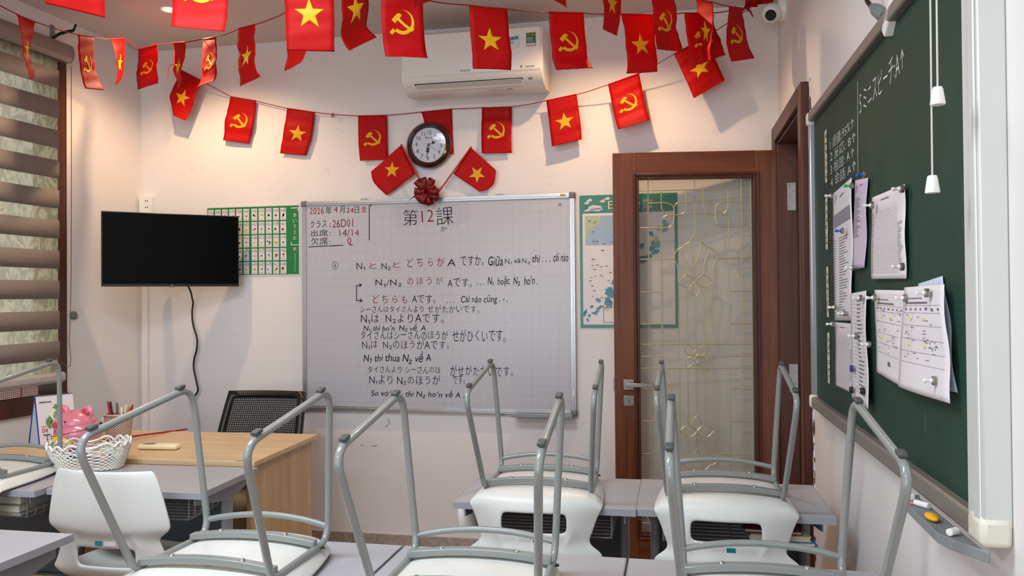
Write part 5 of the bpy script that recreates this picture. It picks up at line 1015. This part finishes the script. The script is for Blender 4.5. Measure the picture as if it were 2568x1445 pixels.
bm = NB(); tube(bm, [(-2.03, 2.60, .7513), (-2.02, 2.603, .7515), (-2.005, 2.604, .7513)], .0012, 5); tag(obj('hair_pin', bm, dark_m), 'tiny dark pin lying on the grey desk', 'pin')
# gift box on the window ledge
gb = thing('gift_box', 'red checked gift box lying on the window ledge', 'box', lw(.905, .932, -.045), LROT)
chk = mat('check_paper', '#eee3de', .5); n = chk.node_tree.nodes; nl = chk.node_tree.links
tc = n.new('ShaderNodeTexCoord'); sp_ = n.new('ShaderNodeSeparateXYZ'); nl.new(tc.outputs['Object'], sp_.inputs[0]); prev = None
for ax in 'YZ':
    a = n.new('ShaderNodeMath'); a.operation = 'DIVIDE'; a.inputs[1].default_value = .011; f = n.new('ShaderNodeMath'); f.operation = 'FRACT'; l = n.new('ShaderNodeMath'); l.operation = 'LESS_THAN'; l.inputs[1].default_value = .2
    nl.new(sp_.outputs[ax], a.inputs[0]); nl.new(a.outputs[0], f.inputs[0]); nl.new(f.outputs[0], l.inputs[0])
    if prev: q = n.new('ShaderNodeMath'); q.operation = 'MAXIMUM'; nl.new(prev.outputs[0], q.inputs[0]); nl.new(l.outputs[0], q.inputs[1]); prev = q
    else: prev = l
mx = n.new('ShaderNodeMix'); mx.data_type = 'RGBA'; mx.inputs[6].default_value = lin('#eee3de'); mx.inputs[7].default_value = lin('#8c3a44'); nl.new(prev.outputs[0], mx.inputs[0]); nl.new(mx.outputs[2], n['Principled BSDF'].inputs['Base Color'])
bm = NB(); box(bm, (0, 0, .027), (.10, .28, .048)); obj('box_body', bm, chk, gb, bevel=.002)
bm = NB(); box(bm, (.0, 0, .0525), (.102, .282, .004)); obj('lid', bm, mat('box_lid', '#d8c6b6', .5), gb)
bm = NB(); box(bm, (0, .035, .0275), (.104, .006, .0555)); obj('band', bm, redd_m, gb)
# books
def book(c, s, rz, cover, page, lab, grp=None):
    t = thing('book', lab, 'book', c, rz, grp); bm = NB(); box(bm, (0, 0, s[2]/2), (s[0]-.006, s[1]-.006, s[2]-.006)); obj('pages', bm, page, t)
    bm = NB(); box(bm, (0, 0, .0015), (s[0], s[1], .003)); box(bm, (0, 0, s[2]-.0015), (s[0], s[1], .003)); box(bm, (-s[0]/2+.0015, 0, s[2]/2), (.003, s[1], s[2])); obj('cover', bm, cover, t)
pgm = mat('book_pages', '#d6d3c4', .7)
book((-2.395, 2.55, .647), (.20, .20, .016), .03, mat('cover_violet', '#8d8fae', .5), pgm, 'thin violet notebook at the bottom of the left desk rack', 'books in the left desk rack')
book((-2.395, 2.545, .6635), (.21, .21, .026), .03, mat('cover_grey', '#9aa08f', .5), pgm, 'grey-green book in the middle of the left desk rack', 'books in the left desk rack')
book((-2.395, 2.548, .690), (.21, .20, .030), .02, mat('cover_olive', '#8a8f7b', .5), pgm, 'thick book on top in the left desk rack', 'books in the left desk rack')
B0 = .644
book((.320, 2.66, B0), (.19, .25, .012), .1, mat('cover_sky', '#7fa6c8', .5), white_m, 'light blue book lowest in the rack by the door', 'books in the right desk rack')
book((.325, 2.655, B0+.0125), (.17, .24, .014), .05, mat('cover_teal', '#2f7f9c', .5), white_m, 'teal book second from bottom in the rack by the door', 'books in the right desk rack')
book((.312, 2.66, B0+.027), (.18, .24, .015), .0, mat('cover_cream', '#d9cfae', .5), pgm, 'cream book third in the rack by the door', 'books in the right desk rack')
book((.300, 2.67, B0+.0425), (.17, .23, .012), -.06, mat('cover_maroon', '#6d2b38', .5), pgm, 'maroon book on top in the rack by the door', 'books in the right desk rack')
hb = thing('rolled_bundle', 'white rolled bundle hanging below the desk left end near the whiteboard', 'bundle', (-.690, 2.60, .63))
bm = NB(); lathe(bm, [(.001, 0), (.030, .002), (.036, .012), (.036, .075), (.030, .09), (.012, .1), (.004, .1)], (-.695, 2.66, .625), 20); obj('roll', bm, white_m, hb, world=True)
bm = NB(); tube(bm, fillet([(-.695, 2.66, .722), (-.707, 2.66, .745) if False else (-.7, 2.66, .735), (-.713, 2.655, .70)], .01, False, 4), .003, 6); obj('strap', bm, leg_m, hb, world=True)

# ================================================================== CHALKBOARD WALL
cb = thing('chalkboard', 'large dark green chalkboard on the right wall', 'chalkboard', (RIGHT, 2.30, 1.0))
Y0, Y1, CZ0, CZ1 = 1.45, 3.145, 1.0, 2.093
bm = NB(); box(bm, (.531, (Y0+Y1)/2, (CZ0+CZ1)/2), (.020, Y1-Y0-.04, CZ1-CZ0-.04)); obj('writing_surface', bm, board_m, cb, world=True, smooth=False)
bm = NB(); box(bm, (.524, Y1-.0125, (CZ0+CZ1)/2), (.042, .025, CZ1-CZ0-.04)); obj('frame_bar', bm, alu_m, cb, world=True, bevel=.006)
bm = NB(); box(bm, (.522, (Y0+Y1)/2, CZ1-.017), (.044, Y1-Y0-.04, .034)); obj('frame_bar', bm, mat('frame_taupe', '#86807a', .45, .3), cb, world=True, bevel=.006)
bm = NB(); box(bm, (.522, (Y0+Y1)/2, CZ0+.020), (.044, Y1-Y0-.04, .040)); obj('frame_bar', bm, mat('frame_taupe', '#86807a', .45, .3), cb, world=True, bevel=.006)
bm = NB(); box(bm, (.523, Y0+.037, (CZ0+CZ1)/2), (.044, .074, CZ1-CZ0-.06)); box(bm, (.500, Y0+.022, (CZ0+CZ1)/2), (.006, .026, CZ1-CZ0-.06)); obj('frame_bar', bm, mat('alu_light', '#d3d8d4', .4, .25), cb, world=True, bevel=.004)
for y in (Y0+.03, Y1-.015):
    for z in (CZ0+.022, CZ1-.022):
        bm = NB(); box(bm, (.520, y, z), (.050, .068 if y < 2 else .034, .05)); obj('corner_cap', bm, mat('cap_ivory', '#dcdacb', .4), cb, world=True, bevel=.010)
PB = plane((.5205, 0, 0), (0, -1, 0), (0, 0, 1))      # u = -y: left to right as seen from the room
rowsB = [(tx, (-2.815, 1.900-i*.042, -2.46+.02*(i % 2), 1.935-i*.042), -.008) for i, tx in enumerate(('1 語彙:95%↑', '2 反応: B↑', '3 祖国: A↑', '4 会話 A↑'))]+[('5 ミニスピーチ:A↑', (-2.385, 1.925, -1.945, 1.985), -.012)]
for tx, bx, of in rowsB:
    for bm in words(tx, PB, bx, offset=of, gap=.22): obj('chalk_writing', bm, chalk_m, cb, world=True, smooth=False)
bm = NB(); stroke(bm, PB, [(-2.405, 2.02), (-2.415, 1.76)], .004); obj('chalk_line', bm, chalk_m, cb, world=True, smooth=False)
tyl = mat('tape_cream', '#d9cfb0', .6)
for i, ((ya, za), (yb, zb)) in enumerate([((2.88,1.9793),(2.8808,1.8019)),((2.8808,1.7473),(2.885,1.573)),((2.8818,1.5115),(2.8786,1.3414)),((2.875,1.2872),(2.879,1.116))]):
    bm = NB(); P = lambda u, v: V((.519, ya+(yb-ya)*v, za+(zb-za)*v))+V((0, -u, 0))
    poly(bm, [P(u, v) for u, v in ((-.022, 0), (.018, -.01), (.016, .3), (.020, .6), (.016, 1.01), (-.020, 1), (-.024, .5))]); t = tag(obj('paper_strip', bm, tyl, smooth=False, center=False), ['topmost', 'second', 'third', 'lowest'][i]+' cream lettered strip down the chalkboard left edge', 'paper strip', 'cream strips on the chalkboard')
    bm = NB()
    for k in range(6):
        v0 = .06+k*.15
        for q in range(6):
            a0, b0_ = R.uniform(-.012, .008), v0+R.uniform(.01, .09); Pq = lambda u, v: V(P(u, v))-V((.0012, 0, 0)); hz = R.random() < .5
            rect(bm, Pq, a0, b0_, a0+(.014 if hz else .003), b0_+(.012 if hz else .05))
    obj('lettering', bm, inkd_m, t, world=True, smooth=False)
PLAB = ['long white list sheet with a grey block at the chalkboard left', 'lilac printed sheet right of the long white list', 'white gridded form in the middle of the chalkboard', 'fine ruled white form at the chalkboard lower left', 'narrow white table sheet overlapping the fine ruled form', 'white timetable sheet left of the thick bundle', 'blank bluish sheet sticking out behind the rightmost timetable', 'rightmost white timetable sheet with two magnets']
XOFF = [.5135, .514, .512, .514, .508, .510, .5195, .504]
for i, (c, q, kind) in enumerate([('w',[(2.7438,1.7443),(2.4573,1.7573),(2.4708,1.3419),(2.7303,1.3338)],'list'),('p',[(2.4241,1.7433),(2.2751,1.7303),(2.3135,1.491),(2.4518,1.4888)],'lines'),('w',[(2.2191,1.6697),(1.9214,1.6644),(1.9251,1.4527),(2.2261,1.4578)],'grid'),('w',[(2.7326,1.3286),(2.4555,1.3332),(2.4743,1.1259),(2.7305,1.1242)],'fine'),('w',[(2.4716,1.4203),(2.2894,1.428),(2.2443,1.1153),(2.4749,1.1166)],'table'),('w',[(2.198,1.4295),(1.9169,1.4262),(1.9365,1.2114),(2.1926,1.2176)],'sched'),('w',[(1.8629,1.4401),(1.6915,1.4533),(1.6204,1.2341),(1.8728,1.2212)],'plain'),('w',[(1.9073,1.4329),(1.6433,1.4364),(1.6021,1.2156),(1.9333,1.2108)],'sched')]):
    ma = {'w': paper_m, 'p': paperp_m}[c]
    if kind == 'plain': ma = paperb_m
    x = XOFF[i]; tl_, tr_, br_, bl_ = q; rr = random.Random(i)
    amp = (.004, .004, .004, .003, .007, .010, .003, .012)[i]
    def P(u, v, o=0):                                # u right, v up
        y = (bl_[0]*(1-u)+br_[0]*u)*(1-v)+(tl_[0]*(1-u)+tr_[0]*u)*v; z = (bl_[1]*(1-u)+br_[1]*u)*(1-v)+(tl_[1]*(1-u)+tr_[1]*u)*v
        return V((x-o-amp*(1-v)*(.4+.6*sin(pi*u*.9+i))-.002*sin(9*v+i*2)*(u), y+.004*sin(8*v+i)*(1 if u > .5 else -1)*.7, z))
    bm = NB(); surf(bm, lambda u, v: P(u, v), 10, 18); t = tag(obj('paper_sheet', bm, ma, solid=.0003), PLAB[i], 'paper', 'papers on the chalkboard'); t.data.materials[0] = ma
    bm = NB(); PP = lambda u, v: P(u, v, .0012)
    def ln(u0, v0, u1, v1, w=.0012):
        n_ = 5
        stroke_pts = [(u0+(u1-u0)*k/n_, v0+(v1-v0)*k/n_) for k in range(n_+1)]
        for a, b in zip(stroke_pts, stroke_pts[1:]):
            hu, hv = (0, w/.35/2) if abs(u1-u0) > abs(v1-v0) else (w/.25/2, 0)
            rect_ = [(a[0]-hu, a[1]-hv), (b[0]-hu, b[1]-hv), (b[0]+hu, b[1]+hv), (a[0]+hu, a[1]+hv)]; bm.faces.new([bm.verts.new(PP(*z)) for z in rect_])
    if kind in ('list', 'lines'):
        for k in range(30): v = .62-k*.02 if kind == 'list' else .8-k*.015; ln(.35 if kind == 'list' else .12, v, .35+rr.uniform(.1, .5) if kind == 'list' else .12+rr.uniform(.2, .5), v, .0016); ln(.06, v, .16, v, .0014)
        hb_ = bm; bm = NB(); ln(.4, .93, .62, .94, .003); obj('heading', bm, ink_m, t, world=True, smooth=False); bm = hb_
    if kind in ('grid', 'fine'):
        for k in range(34): ln(.04, .80-k*.022, .8, .80-k*.022, .0006)
        for k in range(15): ln(.06+k*.05, .05, .06+k*.05, .86, .0006)
        hb_ = bm; bm = NB(); ln(.3, .93, .55, .93, .004); obj('heading', bm, ink_m, t, world=True, smooth=False); bm = hb_
        for k in range(26): ln(.8, .62-k*.018, .8+rr.uniform(.05, .14), .62-k*.018, .0016); ln(.03, .78-k*.028, .06, .78-k*.028, .003)
    if kind == 'table':
        for k in range(24): ln(.45, .92-k*.036, .45+rr.uniform(.15, .32), .92-k*.036, .0035); ln(.1, .93-k*.036, .95, .93-k*.036, .0005)
        for u in (.1, .36, .8, .95): ln(u, .08, u, .95, .0008)
    if kind == 'sched':
        [ln(.12+k*.055, .888, .155+k*.055, .888, .0045) for k in range(7)]; [ln(.10+k*.05, .845, .14+k*.05, .845, .006) for k in range(11)]; [ln(.08+k*.13, .785, .12+k*.13, .785, .006) for k in range(7)]; i == 5 and ln(.50, .17, .60, .17, .018)
        for v in (.82, .75, .63, .50, .38, .27): ln(.05, v, .93, v, .0009)
        for u in (.14, .22, .3): ln(u, .27, u, .75, .0005)
        for k in range(26): u, v = rr.uniform(.1, .85), rr.uniform(.29, .8); ln(u, v, u+rr.uniform(.03, .08), v, .0022)
        for k in range(7): a = k*.9; ln(.72+.06*cos(a), .46+.04*sin(a), .735+.06*cos(a), .46+.04*sin(a), .004)
    if kind == 'plain': ln(.1, .9, .12, .9)
    obj('print', bm, ink_m, t, world=True, smooth=False)
    if kind == 'list':
        bm = NB(); surf(bm, lambda u, v: PP(.06+.86*u, .72+.10*v), 4, 2); obj('grey_block', bm, mat('block_grey', '#8b868f', .6), t, world=True, smooth=False)
    if kind == 'sched':
        bm = NB()
        for u, v in ((.25, .69), (.55, .69), (.22, .44), (.56, .44)): disc(bm, lambda a, b: P(a, b, .0014), u, v, .035, .012, 10)
        obj('highlight', bm, mat('highlighter', '#d6e07a', .6), t, world=True, smooth=False)
ML = ['white push magnet at the top left corner of the long list', 'green push magnet at the top right of the long list', 'blue push magnet above the lilac sheet', 'blue push magnet in the middle of the long list', 'white push magnet at the gridded form top left', 'white push magnet at the gridded form top right', 'white push magnet at the lilac sheet foot', 'white push magnet at the gridded form bottom right', 'white push magnet at the long list bottom left', 'white push magnet at the long list bottom right', 'white push magnet on the fine ruled form top left', 'white push magnet on top of the narrow table sheet', 'white push magnet at the left timetable top left', 'white push magnet at the left timetable top right', 'white push magnet on top of the rightmost timetable', 'white push magnet left of the narrow table sheet middle', 'white push magnet right of the narrow table sheet middle', 'white push magnet at the foot of the rightmost timetable', 'round black magnet at the foot of the narrow table sheet', 'round violet magnet beside the fine ruled form', 'round black magnet low beside the fine ruled form']
MC = {'w': white_m, 'g': gplas_m, 'b': blue_m}
for i, (c, y, z) in enumerate([('w',2.6836,1.7321),('g',2.3948,1.7249),('b',2.2409,1.7326),('b',2.5293,1.6082),('w',2.1639,1.6441),('w',1.8964,1.6507),('w',2.3903,1.4926),('w',1.9046,1.479),('w',2.651,1.3776),('w',2.513,1.3613),('w',2.6901,1.3237),('w',2.3048,1.4076),('w',2.1517,1.4092),('w',1.8814,1.4092),('w',1.7154,1.4201),('w',2.3686,1.3018),('w',2.2125,1.2879),('w',1.6761,1.2502),('k',2.2953,1.1573),('v',2.4249,1.2057),('k',2.4337,1.1444)]):
    x = .496 if i in (14, 17) else .500
    t = thing('push_magnet' if c in MC else 'button_magnet', ML[i], 'magnet', (x, y, z), 0, 'magnets on the chalkboard'); t.scale = (.82, .78, .78)
    if c in MC:
        bm = NB(); lathe(bm, [(.0105, -.004), (.0115, -.002), (.0115, .0012), (.0105, .0016), (.0115, .0024), (.0115, .005), (.010, .006)], (0, 0, 0), 22, (-1, 0, 0)); obj('disc', bm, steel_m, t)
        bm = NB(); lathe(bm, [(.0062, .006), (.0062, .009), (.0037, .0105), (.0037, .0165), (.0055, .019), (.0060, .025), (.0048, .0265)], (0, 0, 0), 18, (-1, 0, 0)); obj('pin_grip', bm, MC[c], t)
    else:
        bm = NB(); lathe(bm, [(.0125, -.004), (.013, .004), (.011, .0065), (.009, .005), (.004, .005)], (0, 0, 0), 24, (-1, 0, 0)); obj('button', bm, mat('magnet_black', '#16201a', .35) if c == 'k' else mat('magnet_violet', '#3a2f6a', .35), t)
# chalk tray and what lies on it
ty = thing('chalk_tray', 'grey chalk tray under the chalkboard right end', 'chalk tray', (.50, 1.64, .985))
bm = NB(); ol = [(.502, 1.815), (.470, 1.815), (.462, 1.80), (.456, 1.54), (.464, 1.50), (.502, 1.435)]
poly(bm, [(x, y, .988) for x, y in ol], (0, 0, .004)); obj('tray_floor', bm, mat('tray_grey', '#7f8486', .5), ty, world=True)
bm = NB()
for (xa, ya), (xb, yb) in zip(ol, ol[1:]): box(bm, ((xa+xb)/2, (ya+yb)/2, .987), (hypot(xb-xa, yb-ya)+.004, .004, .018), atan2(yb-ya, xb-xa))
obj('lip', bm, mat('tray_grey', '#7f8486', .5), ty, world=True, bevel=.0015)
def stick(lab, p, ang, L, r, ma, name='chalk', cat_='chalk'):
    bm = NB(); d = V((cos(ang), sin(ang), 0))*L/2; p = V(p); cyl(bm, p-d, p+d, r, seg=16); tag(obj(name, bm, ma, bevel=.001), lab, cat_, 'chalk on the tray')
CW = mat('white_chalk', '#efefec', .8)
stick('longer white chalk stick at the back of the chalk tray', (.484, 1.725, .9985), radians(-60), .034, .0062, CW); stick('short white chalk stub at the near end of the chalk tray', (.480, 1.535, .9990), radians(40), .022, .0066, CW)
bm = NB(); box(bm, (.478, 1.785, .998), (.016, .016, .012)); tag(obj('chalk', bm, CW, bevel=.002), 'small square white chalk piece at the far end of the tray', 'chalk', 'chalk on the tray')
bm = NB(); box(bm, (.472, 1.745, .995), (.010, .012, .006)); tag(obj('chalk', bm, mat('pink_chalk', '#d98a86', .8), bevel=.002), 'tiny pink chalk crumb on the tray', 'chalk', 'chalk on the tray')
bm = NB(); sphere(bm, (.474, 1.632, .9985), .01, (1.1, 2.6, .65)); tag(obj('yellow_chalk', bm, mat('yellow_chalk', '#f2b51d', .6)), 'yellow oval chalk lump on the tray', 'chalk', 'chalk on the tray')
# light pull cords, plug, wall hook, latch
for k, (x, y, z0, lab) in enumerate(((.44, 1.486, 1.592, 'white pull cord weight, the lower of two in front of the chalkboard'), (.44, 1.452, 1.736, 'white pull cord weight, the higher of two in front of the chalkboard'))):
    t = thing('pull_cord', lab, 'pull cord', (x, y, z0), 0, 'pull cords')
    bm = NB(); tube(bm, [(x, y, z0+.026), (x+.001, y+.001, z0+.3), (x, y, CEIL-.02)], .0016, 6); obj('cord', bm, mat('cord_white', '#c9c5bd', .6), t, world=True)
    bm = NB(); lathe(bm, [(.0115, 0), (.012, .002), (.0085, .026), (.007, .030), (.002, .031)], (x, y, z0), 20); obj('weight', bm, white_m, t, world=True)
    bm = NB(); lathe(bm, [(.02, 0), (.02, -.012), (.012, -.02)], (x, y, CEIL), 16); obj('ceiling_anchor', bm, white_m, t, world=True)
pl = thing('power_plug', 'grey plug and white adapter above the chalkboard top edge', 'plug', (.51, 2.12, 2.10))
bm = NB(); M_ = Matrix.Translation((.520, 2.005, 2.082)) @ Matrix.Rotation(radians(-40), 4, 'X'); box(bm, (0, 0, 0), (.04, .12, .032), M=M_); obj('adapter', bm, white_m, pl, world=True, bevel=.006)
bm = NB(); a, b = V((.505, 2.17, 2.155)), V((.512, 2.07, 2.092)); lathe(bm, [(.004, 0), (.009, .01), (.016, .05), (.017, .10), (.012, .115)], a, 10, (b-a)); obj('plug_body', bm, grey_m, pl, world=True)
bm = NB(); tube(bm, curve([(.50, 2.19, 2.40), (.50, 2.205, 2.28), (.50, 2.20, 2.19), (.503, 2.18, 2.162), (.506, 2.165, 2.15)], 6), .006, 8); obj('cable', bm, black_m, pl, world=True)
bm = NB(); box(bm, (RIGHT-.004, 2.64, 1.0), (.008, .014, .03)); tube(bm, fillet([(RIGHT-.006, 2.64, 1.0), (RIGHT-.02, 2.64, .985), (RIGHT-.022, 2.64, 1.0)], .006, False, 4), .003, 6); tag(obj('wall_hook', bm, alud_m), 'small metal hook on the right wall under the chalkboard', 'hook')
bm = NB(); box(bm, (RIGHT-.003, 3.165, 1.345), (.006, .016, .16)); box(bm, (RIGHT-.012, 3.165, 1.34), (.016, .012, .014)); tag(obj('wall_latch', bm, alud_m, bevel=.002), 'thin metal latch plate on the wall at the chalkboard left edge', 'latch')
